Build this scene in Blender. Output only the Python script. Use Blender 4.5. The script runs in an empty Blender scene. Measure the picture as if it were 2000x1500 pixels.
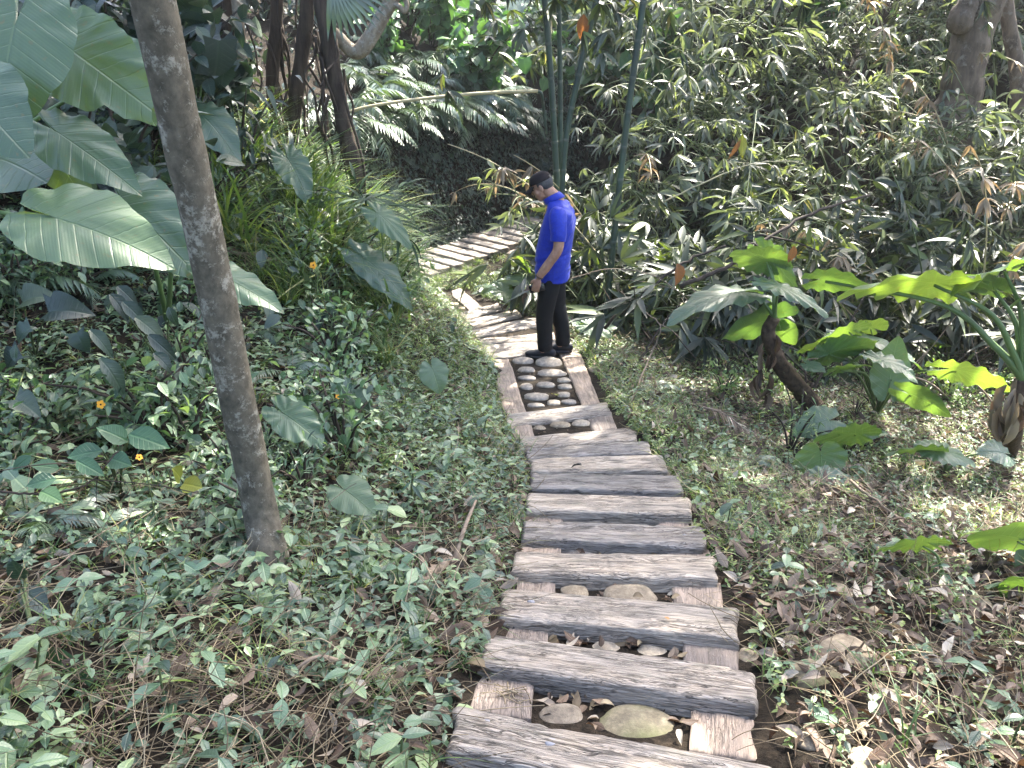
import bpy, math, random
import numpy as np
from mathutils import Vector, Matrix, Euler
PI = math.pi
RS = np.random.RandomState
scene = bpy.context.scene
COL = scene.collection

# ------------------------------------------------------------------ camera
CAM = np.array([0.0, 0.0, 3.0])
PITCH = math.radians(23.0)
FOC = 1618.0            # focal length in pixels of the 2000 px wide photograph
cp, sp = math.cos(PITCH), math.sin(PITCH)

def ray(px, py):
    """world direction of a photo pixel"""
    cx = (px - 1000.0) / FOC
    cy = (750.0 - py) / FOC
    return np.array([cx, cp + cy * sp, -sp + cy * cp])

def at_y(px, py, Y):
    d = ray(px, py)
    return CAM + d * (Y / d[1])

def px_size(npx, Y, py=750):
    d = ray(1000, py)
    return npx / FOC * (Y / d[1])

# ------------------------------------------------------------------ numpy noise
def _hash(ix, iy, seed):
    h = (ix.astype(np.int64) * 374761393 + iy.astype(np.int64) * 668265263 + seed * 974634777) & 0x7fffffff
    h = ((h ^ (h >> 13)) * 1274126177) & 0x7fffffff
    return ((h ^ (h >> 16)) & 0xffff) / 65535.0

def vnoise(x, y, seed=0):
    x = np.asarray(x, float); y = np.asarray(y, float)
    x, y = np.broadcast_arrays(x, y)
    ix = np.floor(x); iy = np.floor(y)
    fx = x - ix; fy = y - iy
    fx = fx * fx * (3 - 2 * fx); fy = fy * fy * (3 - 2 * fy)
    a = _hash(ix, iy, seed); b = _hash(ix + 1, iy, seed)
    c = _hash(ix, iy + 1, seed); d = _hash(ix + 1, iy + 1, seed)
    return (a * (1 - fx) + b * fx) * (1 - fy) + (c * (1 - fx) + d * fx) * fy

def fbm(x, y, seed=0, octv=3):
    t = 0; a = 0.5; f = 1.0; n = 0
    for k in range(octv):
        t = t + a * vnoise(np.asarray(x) * f, np.asarray(y) * f, seed + k * 17)
        n += a; a *= 0.5; f *= 2.03
    return t / n

def sstep(a, b, x):
    t = np.clip((np.asarray(x, float) - a) / (b - a), 0, 1)
    return t * t * (3 - 2 * t)

# ------------------------------------------------------------------ mesh helpers
def mesh_np(name, V, F, attrs=None, smooth=True):
    """V (n,3), F (m,k) uniform polygons; attrs: name -> (n,) float or (n,3) vector"""
    V = np.ascontiguousarray(V, dtype=np.float32); F = np.ascontiguousarray(F, dtype=np.int32)
    me = bpy.data.meshes.new(name)
    n, m, k = len(V), len(F), F.shape[1]
    me.vertices.add(n); me.vertices.foreach_set('co', V.ravel())
    me.loops.add(m * k); me.loops.foreach_set('vertex_index', F.ravel())
    me.polygons.add(m)
    me.polygons.foreach_set('loop_start', np.arange(0, m * k, k, dtype=np.int32))
    try:
        me.polygons.foreach_set('loop_total', np.full(m, k, dtype=np.int32))
    except Exception:
        pass
    if smooth:
        me.polygons.foreach_set('use_smooth', np.ones(m, dtype=bool))
    me.update(calc_edges=True)
    for an, av in (attrs or {}).items():
        av = np.asarray(av, dtype=np.float32)
        if av.ndim == 1:
            a = me.attributes.new(an, 'FLOAT', 'POINT'); a.data.foreach_set('value', av)
        else:
            a = me.attributes.new(an, 'FLOAT_VECTOR', 'POINT'); a.data.foreach_set('vector', av.ravel())
    me.validate()
    return me

class MB:
    """collects triangles of many pieces into one mesh"""
    def __init__(s):
        s.V = []; s.F = []; s.R = []; s.L = []; s.n = 0
    def add(s, V, F, rnd=0.5, luv=None):
        V = np.asarray(V, float); F = np.asarray(F, int)
        if F.shape[1] == 4:
            F = np.vstack([F[:, [0, 1, 2]], F[:, [0, 2, 3]]])
        s.V.append(V); s.F.append(F + s.n); s.n += len(V)
        s.R.append(np.broadcast_to(np.asarray(rnd, float), (len(V),)))
        s.L.append(np.zeros((len(V), 3)) if luv is None else luv)
    def batch(s, T, pos, rot, scale, rnd):
        """T = template (V, F, luv); pos (n,3), rot (n,3,3), scale (n,) or (n,3), rnd (n,)"""
        V, F, L = T[:3]
        n = len(pos)
        if n == 0: return
        scale = np.asarray(scale, float)
        if scale.ndim == 1: scale = scale[:, None].repeat(3, 1)
        W = V[None] * scale[:, None, :]
        W = np.einsum('nij,nvj->nvi', rot, W) + np.asarray(pos)[:, None, :]
        nv = len(V)
        G = (F[None] + (np.arange(n) * nv)[:, None, None]).reshape(-1, 3)
        s.V.append(W.reshape(-1, 3)); s.F.append(G + s.n); s.n += n * nv
        s.R.append(np.repeat(rnd, nv) if len(T) < 4 else ((np.asarray(rnd)[:, None] + T[3][None]) % 1.0).ravel()); s.L.append(np.tile(L, (n, 1)))
    def merge(s, o, M=None, t=None):
        if o.n == 0: return
        V = np.vstack(o.V)
        if M is not None: V = V @ np.asarray(M).T
        if t is not None: V = V + np.asarray(t)
        s.add(V, np.vstack(o.F), np.concatenate(o.R), np.vstack(o.L))
    def tpl(s, spread=.4):
        return np.vstack(s.V), np.vstack(s.F), np.vstack(s.L), np.concatenate(s.R) * spread
    def mesh(s, name, smooth=True):
        return mesh_np(name, np.vstack(s.V), np.vstack(s.F), {'rnd': np.concatenate(s.R), 'luv': np.vstack(s.L)}, smooth)
    def build(s, name, mat, parent=None, smooth=True):
        return link(name, s.mesh(name, smooth), mat, parent)

def link(name, me, mat=None, parent=None):
    o = bpy.data.objects.new(name, me)
    if mat is not None and me is not None and len(me.materials) == 0:
        me.materials.append(mat)
    COL.objects.link(o)
    if parent is not None: o.parent = parent
    return o

def tag(o, label=None, cat=None, group=None, kind=None):
    if label: o['label'] = label
    if cat: o['category'] = cat
    if group: o['group'] = group
    if kind: o['kind'] = kind
    return o

def empty(name, loc=(0, 0, 0), rz=0.0):
    o = bpy.data.objects.new(name, None); COL.objects.link(o)
    o.empty_display_size = 0.05
    o.location = Vector([float(v) for v in loc]); o.rotation_euler = (0, 0, rz)
    return o

KIDS = {}
def copy_tree(o, loc=None, rot=None, scale=None, label=None, group=None, parent=None):
    c = o.copy(); COL.objects.link(c)
    c.parent = parent
    if loc is not None: c.location = Vector([float(v) for v in loc])
    if rot is not None: c.rotation_euler = rot
    if scale is not None: c.scale = (scale,) * 3 if not hasattr(scale, '__len__') else scale
    if label: c['label'] = label
    if group: c['group'] = group
    if o.name not in KIDS: KIDS[o.name] = list(o.children)
    for ch in KIDS[o.name]:
        copy_tree(ch, parent=c)
    return c

def rotm(yaw, pitch, roll):
    """(n,3,3): roll about local Y (leaf axis), then pitch about X (up positive), then yaw about Z"""
    yaw, pitch, roll = np.broadcast_arrays(np.atleast_1d(np.asarray(yaw, float)), np.asarray(pitch, float), np.asarray(roll, float))
    cy, sy = np.cos(yaw), np.sin(yaw); cx, sx = np.cos(pitch), np.sin(pitch); cr, sr = np.cos(roll), np.sin(roll)
    o = np.zeros_like(cy); l = np.ones_like(cy)
    Z = np.stack([np.stack([cy, -sy, o], -1), np.stack([sy, cy, o], -1), np.stack([o, o, l], -1)], -2)
    X = np.stack([np.stack([l, o, o], -1), np.stack([o, cx, -sx], -1), np.stack([o, sx, cx], -1)], -2)
    Y = np.stack([np.stack([cr, o, sr], -1), np.stack([o, l, o], -1), np.stack([-sr, o, cr], -1)], -2)
    return Z @ X @ Y

def unit(v):
    v = np.asarray(v, float); return v / (np.linalg.norm(v) + 1e-12)

def frame(d, n):
    y = unit(d); n = np.asarray(n, float); z = n - y * np.dot(n, y)
    if np.linalg.norm(z) < 1e-5: z = np.array([1.0, 0, 0]) - y * y[0]
    z = unit(z); x = np.cross(y, z)
    return np.stack([x, y, z], 1)

def spline(pts, n):
    """Catmull-Rom through pts (k,d) -> n samples"""
    P = np.asarray(pts, float)
    if len(P) == 2:
        t = np.linspace(0, 1, n)[:, None]; return P[0] * (1 - t) + P[1] * t
    P = np.vstack([2 * P[0] - P[1], P, 2 * P[-1] - P[-2]])
    m = len(P) - 3
    out = []
    for q in np.linspace(0, m - 1e-6, n):
        i = int(q); t = q - i
        a, b, c, d = P[i], P[i + 1], P[i + 2], P[i + 3]
        out.append(0.5 * ((2 * b) + (-a + c) * t + (2 * a - 5 * b + 4 * c - d) * t * t + (-a + 3 * b - 3 * c + d) * t ** 3))
    return np.array(out)

def tube_vf(path, radii, ns=8, bump=0.0, seed=0, cap=True):
    """tube along path; returns V, F(tri), luv (angle/2pi, length, 0)"""
    P = np.asarray(path, float); n = len(P)
    R = np.broadcast_to(np.asarray(radii, float), (n,))
    T = np.gradient(P, axis=0); T /= np.linalg.norm(T, axis=1)[:, None] + 1e-12
    u = np.array([0, 0, 1.0]) if abs(T[0][2]) < 0.9 else np.array([1.0, 0, 0])
    u = unit(u - T[0] * np.dot(u, T[0]))
    V = []; L = []; ln = 0
    a = np.linspace(0, 2 * PI, ns, endpoint=False)
    for i in range(n):
        u = unit(u - T[i] * np.dot(u, T[i])); w = np.cross(T[i], u)
        if i: ln += np.linalg.norm(P[i] - P[i - 1])
        r = R[i]
        rr = np.full(ns, r)
        if bump:
            rr = r * (1 + bump * (2 * fbm(a / PI * 2.5 + 7, ln * 6.0 + 0 * a, seed, 3) - 1))
        V.append(P[i] + np.outer(np.cos(a) * rr, u) + np.outer(np.sin(a) * rr, w))
        L.append(np.stack([a / (2 * PI), np.full(ns, ln), np.full(ns, r)], 1))
    V = np.vstack(V); L = np.vstack(L)
    F = []
    for i in range(n - 1):
        for j in range(ns):
            k = (j + 1) % ns
            A, B, C, D = i * ns + j, i * ns + k, (i + 1) * ns + k, (i + 1) * ns + j
            F += [(A, B, C), (A, C, D)]
    if cap:
        V = np.vstack([V, P[0], P[-1]]); L = np.vstack([L, L[0], L[-1]])
        b = n * ns
        for j in range(ns):
            k = (j + 1) % ns
            F += [(b, k, j), (b + 1, (n - 1) * ns + j, (n - 1) * ns + k)]
    return V, np.array(F), L

def add_tube(mb, path, radii, ns=8, rnd=0.5, bump=0.0, seed=0):
    V, F, L = tube_vf(path, radii, ns, bump, seed); mb.add(V, F, rnd, L)

# ------------------------------------------------------------------ leaf templates (length 1 along +Y, normal +Z)
def leaf_tpl(width, ns=5, power=1.0, fold=0.25, droop=0.25, wave=0.0, base=0.04, peak=0.42):
    v = np.linspace(0, 1, ns + 1)
    # outline: rises to a peak then tapers to the tip
    w = np.where(v < peak, np.sin(v / peak * PI / 2) ** 0.8, np.cos((v - peak) / (1 - peak) * PI / 2) ** power)
    w = np.maximum(w, 0.0) * width * 0.5
    w[0] = base * width; w[-1] = 0.0
    V = []; L = []
    for i, t in enumerate(v):
        z = -droop * t * t
        y = t * (1 - 0.25 * droop * t)
        wz = fold * w[i] + (wave * math.sin(i * 2.1) if 0 < i < ns else 0)
        V += [(-w[i], y, z + wz), (0, y, z), (w[i], y, z + wz)]
        L += [(-w[i] / (width * .5), t, 0), (0, t, 0), (w[i] / (width * .5), t, 0)]
    F = []
    for i in range(ns):
        a = 3 * i; b = a + 3
        F += [(a, a + 1, b + 1), (a, b + 1, b), (a + 1, a + 2, b + 2), (a + 1, b + 2, b + 1)]
    return np.array(V), np.array(F), np.array(L)

def heart_tpl(width=0.9, ns=7, droop=0.25, fold=0.2):
    """broad heart-shaped leaf"""
    V, F, L = leaf_tpl(width, ns, 0.85, fold, droop, 0.0, 0.5, 0.25)
    V = V.copy()
    V[0] += (0, -0.10, 0); V[2] += (0, -0.10, 0)
    return V, F, L

def elephant_ear(nr=7, na=56, wav=0.03, droop=0.25, trough=0.10, seed=1, lobe=0.5, wide=1.0, tear=0.0, edge=9):
    """large arrow/heart-shaped leaf; the petiole joins at the origin, tip at +Y 1"""
    rs = RS(seed)
    a = np.linspace(-PI, PI, na, endpoint=False)
    aa = np.abs(a)
    key_a = np.array([0, .12, .3, .6, 1.0, 1.5, 2.0, 2.45, 2.75, 2.95, 3.06, PI])
    key_r = np.array([1.0, .93, .80, .68, .60, .54, .50, .52, .54, .46, .22, .06])
    key_r[6:10] *= lobe / 0.5
    r = np.interp(aa, key_a, key_r)
    ph = rs.rand(3) * 6
    r = r * (1 + wav * (np.sin(a * edge + ph[0]) * .5 + .5 * np.sin(a * edge * 2 + ph[1])) * (aa < 2.9))
    if tear:
        for _ in range(3):
            c = rs.uniform(-2.2, 2.2); r *= 1 - tear * np.exp(-((a - c) / 0.07) ** 2)
    V = [(0, 0, 0)]; L = [(0, 0, 0)]
    for i in range(1, nr + 1):
        f = (i / nr) ** 0.85
        rr = r * f
        x = np.sin(a) * rr * wide; y = np.cos(a) * rr
        z = trough * np.abs(x) ** 1.1 * 1.2 - droop * (np.maximum(y, 0) ** 2) - droop * 0.55 * np.maximum(-y, 0) ** 1.5 - 0.22 * x * x
        # ribs between side veins + wavy margin
        vein = (y - 0.55 * np.abs(x)) * 6.5
        z = z + 0.006 * np.cos(2 * PI * vein) * f + wav * 1.5 * f ** 3 * np.sin(a * edge + ph[2])
        V += list(zip(x, y, z)); L += list(zip(x, y, np.full(na, f)))
    F = []
    for j in range(na):
        F.append((0, 1 + (j + 1) % na, 1 + j))
    for i in range(nr - 1):
        b0 = 1 + i * na; b1 = b0 + na
        for j in range(na):
            k = (j + 1) % na
            F += [(b0 + j, b0 + k, b1 + k), (b0 + j, b1 + k, b1 + j)]
    # orient upwards
    V = np.array(V); F = np.array(F)
    nrm = np.cross(V[F[:, 1]] - V[F[:, 0]], V[F[:, 2]] - V[F[:, 0]])
    flip = nrm[:, 2] < 0
    F[flip] = F[flip][:, [0, 2, 1]]
    return V, F, np.array(L)

LANCE = leaf_tpl(0.16, 4, 1.3, 0.25, 0.18, 0, 0.03, 0.3)
LANCE_L = leaf_tpl(0.21, 5, 1.2, 0.3, 0.35, 0, 0.03, 0.35)
OVATE = leaf_tpl(0.52, 5, 1.0, 0.30, 0.22, 0.0, 0.06, 0.38)
OVATE_S = leaf_tpl(0.50, 3, 1.0, 0.3, 0.2, 0, 0.06, 0.4)
ROUND = leaf_tpl(0.78, 5, 0.8, 0.2, 0.2, 0.0, 0.25, 0.42)
HEART = heart_tpl()
CURL = leaf_tpl(0.42, 5, 1.0, 0.9, 0.5, 0.03, 0.08, 0.42)     # dry curled leaf
FLATDRY = leaf_tpl(0.46, 4, 1.0, -0.35, -0.25, 0.02, 0.08, 0.45)
BLADE = leaf_tpl(0.035, 5, 1.0, 0.2, 0.55, 0, 0.5, 0.2)
BLADE2 = leaf_tpl(0.022, 6, 1.0, 0.2, 0.95, 0, 0.5, 0.2)
# ------------------------------------------------------------------ materials
def new_mat(name):
    m = bpy.data.materials.new(name); m.use_nodes = True
    nt = m.node_tree; nt.nodes.clear()
    out = nt.nodes.new('ShaderNodeOutputMaterial')
    return m, nt, out

def N(nt, t, **kw):
    n = nt.nodes.new(t)
    for k, v in kw.items():
        if k.startswith('i_'):
            n.inputs[k[2:].replace('_', ' ')].default_value = v
        else:
            setattr(n, k, v)
    return n

def ramp(nt, stops, interp='LINEAR'):
    r = nt.nodes.new('ShaderNodeValToRGB'); cr = r.color_ramp; cr.interpolation = interp
    while len(cr.elements) < len(stops): cr.elements.new(0.5)
    for e, (p, c) in zip(cr.elements, stops):
        e.position = p; e.color = (*c, 1)
    return r

def math_n(nt, op, a, b=None, c=None):
    n = nt.nodes.new('ShaderNodeMath'); n.operation = op
    for i, v in enumerate((a, b, c)):
        if v is None: continue
        if isinstance(v, (int, float)): n.inputs[i].default_value = v
        else: nt.links.new(v, n.inputs[i])
    return n.outputs[0]

def mixc(nt, f, a, b, mode='MIX'):
    n = nt.nodes.new('ShaderNodeMix'); n.data_type = 'RGBA'; n.blend_type = mode
    n.clamp_factor = True
    for s, v in ((n.inputs['Factor'], f), (n.inputs[6], a), (n.inputs[7], b)):
        if isinstance(v, (int, float)): s.default_value = v
        elif isinstance(v, tuple): s.default_value = (*v, 1)
        else: nt.links.new(v, s)
    return n.outputs[2]

def leaf_mat(name, stops, rough=0.35, spec=0.5, trans=0.35, tcol=(1.6, 1.7, 0.5), vein=None, under=None, bump=0.0, spots=0.0, spotcol=(.16, .12, .05)):
    """two-sided leaf: glossy diffuse + light shining through. stops: colour by the leaf's own random value"""
    m, nt, out = new_mat(name); L = nt.links
    at = N(nt, 'ShaderNodeAttribute', attribute_name='rnd')
    oi = N(nt, 'ShaderNodeObjectInfo')
    v = math_n(nt, 'FRACT', math_n(nt, 'ADD', at.outputs['Fac'], math_n(nt, 'MULTIPLY', oi.outputs['Random'], 0.35)))
    r = ramp(nt, stops); L.new(v, r.inputs[0])
    col = r.outputs[0]
    lu = N(nt, 'ShaderNodeAttribute', attribute_name='luv')
    sx = N(nt, 'ShaderNodeSeparateXYZ'); L.new(lu.outputs['Vector'], sx.inputs[0])
    ax = math_n(nt, 'ABSOLUTE', sx.outputs[0])
    geo = N(nt, 'ShaderNodeNewGeometry')
    nz = N(nt, 'ShaderNodeTexNoise'); nz.inputs['Scale'].default_value = 9.0; nz.inputs['Detail'].default_value = 3
    tc = N(nt, 'ShaderNodeTexCoord'); L.new(tc.outputs['Object'], nz.inputs['Vector'])
    col = mixc(nt, math_n(nt, 'MULTIPLY', nz.outputs['Fac'], 0.5), col, (0.55, 0.6, 0.5), 'OVERLAY')
    hgt = None
    if vein == 'big':
        # midrib and forward-sloping side veins
        t = math_n(nt, 'MULTIPLY', math_n(nt, 'SUBTRACT', sx.outputs[1], math_n(nt, 'MULTIPLY', ax, 0.55)), 6.5)
        fr = math_n(nt, 'ABSOLUTE', math_n(nt, 'SUBTRACT', math_n(nt, 'FRACT', t), 0.5))
        line = math_n(nt, 'SUBTRACT', 1.0, math_n(nt, 'MULTIPLY', math_n(nt, 'SUBTRACT', 0.5, fr), 14.0)); 
        line = math_n(nt, 'MAXIMUM', line, 0.0)
        mid = math_n(nt, 'MAXIMUM', math_n(nt, 'SUBTRACT', 1.0, math_n(nt, 'MULTIPLY', ax, 60.0)), 0.0)
        vv = math_n(nt, 'MAXIMUM', math_n(nt, 'MULTIPLY', line, 0.55), mid)
        t2 = math_n(nt, 'FRACT', math_n(nt, 'MULTIPLY', t, 5.0))
        fine = math_n(nt, 'MULTIPLY', math_n(nt, 'ABSOLUTE', math_n(nt, 'SUBTRACT', t2, 0.5)), 0.15)
        col = mixc(nt, math_n(nt, 'MULTIPLY', vv, 0.32), col, mixc(nt, 1.0, col, (1.7, 1.6, 1.4), 'MULTIPLY'))
        hgt = math_n(nt, 'ADD', math_n(nt, 'MULTIPLY', vv, -1.0), fine)
    elif vein == 'mid':
        mid = math_n(nt, 'MAXIMUM', math_n(nt, 'SUBTRACT', 1.0, math_n(nt, 'MULTIPLY', ax, 7.0)), 0.0)
        t = math_n(nt, 'MULTIPLY', math_n(nt, 'SUBTRACT', sx.outputs[1], math_n(nt, 'MULTIPLY', ax, 0.22)), 8.0)
        fr = math_n(nt, 'ABSOLUTE', math_n(nt, 'SUBTRACT', math_n(nt, 'FRACT', t), 0.5))
        side = math_n(nt, 'MULTIPLY', math_n(nt, 'MAXIMUM', math_n(nt, 'SUBTRACT', math_n(nt, 'MULTIPLY', fr, 8.0), 3.0), 0.0), 0.5)
        vv = math_n(nt, 'MAXIMUM', mid, side)
        col = mixc(nt, math_n(nt, 'MULTIPLY', vv, 0.35), col, mixc(nt, 1.0, col, (1.9, 1.8, 1.5), 'MULTIPLY'))
        hgt = math_n(nt, 'MULTIPLY', vv, -1.0)
    if spots:
        n2 = N(nt, 'ShaderNodeTexNoise'); n2.inputs['Scale'].default_value = 14.0; n2.inputs['Detail'].default_value = 4
        L.new(tc.outputs['Object'], n2.inputs['Vector'])
        sr = ramp(nt, [(0.62, (0, 0, 0)), (0.72, (1, 1, 1))]); L.new(n2.outputs['Fac'], sr.inputs[0])
        col = mixc(nt, math_n(nt, 'MULTIPLY', sr.outputs[0], spots), col, spotcol)
    pb = N(nt, 'ShaderNodeBsdfPrincipled')
    if under is not None:
        colp = mixc(nt, geo.outputs['Backfacing'], col, mixc(nt, 1.0, col, under, 'MULTIPLY'))
    else:
        colp = col
    L.new(colp, pb.inputs['Base Color'])
    rn = math_n(nt, 'ADD', rough - 0.08, math_n(nt, 'MULTIPLY', nz.outputs['Fac'], 0.16))
    L.new(rn, pb.inputs['Roughness'])
    pb.inputs['Specular IOR Level'].default_value = spec
    if hgt is not None:
        b = N(nt, 'ShaderNodeBump'); b.inputs['Strength'].default_value = 0.5; b.inputs['Distance'].default_value = bump or 0.004
        L.new(hgt, b.inputs['Height']); L.new(b.outputs[0], pb.inputs['Normal'])
    tr = N(nt, 'ShaderNodeBsdfTranslucent')
    L.new(mixc(nt, 1.0, col, tcol, 'MULTIPLY'), tr.inputs['Color'])
    mx = N(nt, 'ShaderNodeMixShader'); mx.inputs[0].default_value = trans
    L.new(pb.outputs[0], mx.inputs[1]); L.new(tr.outputs[0], mx.inputs[2])
    L.new(mx.outputs[0], out.inputs[0])
    return m

def simple_mat(name, col, rough=0.7, spec=0.3, var=0.35, scale=20.0, bump=0.0, col2=None, detail=6, metal=0.0, sheen=0.0):
    m, nt, out = new_mat(name); L = nt.links
    tc = N(nt, 'ShaderNodeTexCoord')
    nz = N(nt, 'ShaderNodeTexNoise'); nz.inputs['Scale'].default_value = scale; nz.inputs['Detail'].default_value = detail
    L.new(tc.outputs['Object'], nz.inputs['Vector'])
    c2 = col2 or tuple(c * (1 - var) for c in col)
    r = ramp(nt, [(0.3, c2), (0.7, col)]); L.new(nz.outputs['Fac'], r.inputs[0])
    pb = N(nt, 'ShaderNodeBsdfPrincipled'); L.new(r.outputs[0], pb.inputs['Base Color'])
    pb.inputs['Roughness'].default_value = rough; pb.inputs['Specular IOR Level'].default_value = spec; pb.inputs['Metallic'].default_value = metal
    if sheen: pb.inputs['Sheen Weight'].default_value = sheen
    if bump:
        b = N(nt, 'ShaderNodeBump'); b.inputs['Strength'].default_value = 0.6; b.inputs['Distance'].default_value = bump
        L.new(nz.outputs['Fac'], b.inputs['Height']); L.new(b.outputs[0], pb.inputs['Normal'])
    L.new(pb.outputs[0], out.inputs[0])
    return m

def wood_mat(name, light, mid, dark, grain=1.0, warm=0.0):
    """weathered timber; 'luv' holds (along, across, plank number) in metres"""
    m, nt, out = new_mat(name); L = nt.links
    at = N(nt, 'ShaderNodeAttribute', attribute_name='luv')
    rn = N(nt, 'ShaderNodeAttribute', attribute_name='rnd')
    def stretched(sx, sy, sz, scale, detail, rough=0.6, dist=0.0):
        mp = N(nt, 'ShaderNodeMapping'); mp.inputs['Scale'].default_value = (sx, sy, sz)
        L.new(at.outputs['Vector'], mp.inputs['Vector'])
        t = N(nt, 'ShaderNodeTexNoise'); t.inputs['Scale'].default_value = scale; t.inputs['Detail'].default_value = detail
        t.inputs['Roughness'].default_value = rough; t.inputs['Distortion'].default_value = dist
        L.new(mp.outputs[0], t.inputs['Vector']); return t.outputs['Fac']
    g1 = stretched(1.6, 26, 3.7, 2.2, 5, 0.62, 1.1)       # broad grain
    g2 = stretched(4.0, 95, 3.7, 2.0, 4, 0.6, 0.5)       # fine grain
    blot = stretched(3, 5, 3.7, 1.6, 4)
    knot = stretched(6, 13, 3.7, 1.0, 2)
    r1 = ramp(nt, [(0.30, dark), (0.43, mid), (0.62, light)]); L.new(g1, r1.inputs[0])
    r2 = ramp(nt, [(0.36, (0.40, 0.385, 0.37)), (0.52, (1, 1, 1))]); L.new(g2, r2.inputs[0])
    col = mixc(nt, 0.75 * grain, r1.outputs[0], r2.outputs[0], 'MULTIPLY')
    rb = ramp(nt, [(0.3, (0.62, 0.64, 0.66)), (0.5, (1, 1, 1)), (0.75, (1.18, 1.12, 1.02))]); L.new(blot, rb.inputs[0])
    col = mixc(nt, 0.8, col, rb.outputs[0], 'MULTIPLY')
    rk = ramp(nt, [(0.0, (0.62, 0.63, 0.66)), (0.5, (1.0, 0.96, 0.91)), (1.0, (1.2, 1.13, 1.03))]); L.new(rn.outputs['Fac'], rk.inputs[0])
    col = mixc(nt, 1.0, col, rk.outputs[0], 'MULTIPLY')
    def iso(fac, c, wdt):
        d = math_n(nt, 'ABSOLUTE', math_n(nt, 'SUBTRACT', fac, c))
        return math_n(nt, 'MAXIMUM', math_n(nt, 'SUBTRACT', 1.0, math_n(nt, 'DIVIDE', d, wdt)), 0.0)
    gA = stretched(1.1, 17, 3.7, 2.6, 3, 0.5, 0.9); gB = stretched(2.3, 34, 3.7, 2.4, 3, 0.55, 0.7)
    crk = math_n(nt, 'MAXIMUM', math_n(nt, 'MAXIMUM', iso(gA, .50, .020), iso(gA, .40, .014)), math_n(nt, 'MAXIMUM', iso(gB, .47, .022), iso(gB, .57, .016)))
    mask = ramp(nt, [(0.40, (0.15, 0.15, 0.15)), (0.55, (1, 1, 1))]); L.new(stretched(2.2, 6, 3.7, 1.9, 3), mask.inputs[0])
    crk = math_n(nt, 'MULTIPLY', crk, mask.outputs[0])
    col = mixc(nt, math_n(nt, 'MULTIPLY', crk, 0.8 * grain), col, (0.022, 0.020, 0.018))
    # a little green algae in blotches
    rg = ramp(nt, [(0.60, (0, 0, 0)), (0.78, (1, 1, 1))]); L.new(knot, rg.inputs[0])
    col = mixc(nt, math_n(nt, 'MULTIPLY', rg.outputs[0], 0.35), col, (0.12, 0.13, 0.085))
    pb = N(nt, 'ShaderNodeBsdfPrincipled'); L.new(col, pb.inputs['Base Color'])
    pb.inputs['Roughness'].default_value = 0.72; pb.inputs['Specular IOR Level'].default_value = 0.35
    h = math_n(nt, 'SUBTRACT', math_n(nt, 'ADD', math_n(nt, 'MULTIPLY', g1, 0.8), math_n(nt, 'MULTIPLY', g2, 0.45)), math_n(nt, 'MULTIPLY', crk, 0.7))
    b = N(nt, 'ShaderNodeBump'); b.inputs['Strength'].default_value = 0.9; b.inputs['Distance'].default_value = 0.012 * grain
    L.new(h, b.inputs['Height']); L.new(b.outputs[0], pb.inputs['Normal'])
    L.new(pb.outputs[0], out.inputs[0])
    return m

def bark_mat(name, dark, light, lichen=None, lic=0.5, scale=1.0, stretch=0.35, bump=0.012):
    m, nt, out = new_mat(name); L = nt.links
    tc = N(nt, 'ShaderNodeTexCoord')
    mp = N(nt, 'ShaderNodeMapping'); mp.inputs['Scale'].default_value = (1, 1, stretch)
    L.new(tc.outputs['Object'], mp.inputs['Vector'])
    n1 = N(nt, 'ShaderNodeTexNoise'); n1.inputs['Scale'].default_value = 22 * scale; n1.inputs['Detail'].default_value = 7; n1.inputs['Roughness'].default_value = 0.65
    L.new(mp.outputs[0], n1.inputs['Vector'])
    r1 = ramp(nt, [(0.32, dark), (0.68, light)]); L.new(n1.outputs['Fac'], r1.inputs[0])
    col = r1.outputs[0]
    h = n1.outputs['Fac']
    if lichen:
        n2 = N(nt, 'ShaderNodeTexNoise'); n2.inputs['Scale'].default_value = 24 * scale; n2.inputs['Detail'].default_value = 9; n2.inputs['Roughness'].default_value = 0.75; n2.inputs['Distortion'].default_value = 0.0
        L.new(tc.outputs['Object'], n2.inputs['Vector'])
        n3 = N(nt, 'ShaderNodeTexNoise'); n3.inputs['Scale'].default_value = 4.5 * scale; n3.inputs['Detail'].default_value = 2
        L.new(tc.outputs['Object'], n3.inputs['Vector'])
        s = math_n(nt, 'ADD', n2.outputs['Fac'], math_n(nt, 'MULTIPLY', math_n(nt, 'SUBTRACT', n3.outputs['Fac'], 0.5), 0.55))
        rl = ramp(nt, [(0.58 - 0.08 * lic, (0, 0, 0)), (0.64, (1, 1, 1))]); L.new(s, rl.inputs[0])
        col = mixc(nt, math_n(nt, 'MULTIPLY', rl.outputs[0], 0.85), col, lichen)
        h = math_n(nt, 'ADD', h, math_n(nt, 'MULTIPLY', rl.outputs[0], 0.4))
    pb = N(nt, 'ShaderNodeBsdfPrincipled'); L.new(col, pb.inputs['Base Color'])
    pb.inputs['Roughness'].default_value = 0.85; pb.inputs['Specular IOR Level'].default_value = 0.25
    b = N(nt, 'ShaderNodeBump'); b.inputs['Strength'].default_value = 0.8; b.inputs['Distance'].default_value = bump
    L.new(h, b.inputs['Height']); L.new(b.outputs[0], pb.inputs['Normal'])
    L.new(pb.outputs[0], out.inputs[0])
    return m

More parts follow.
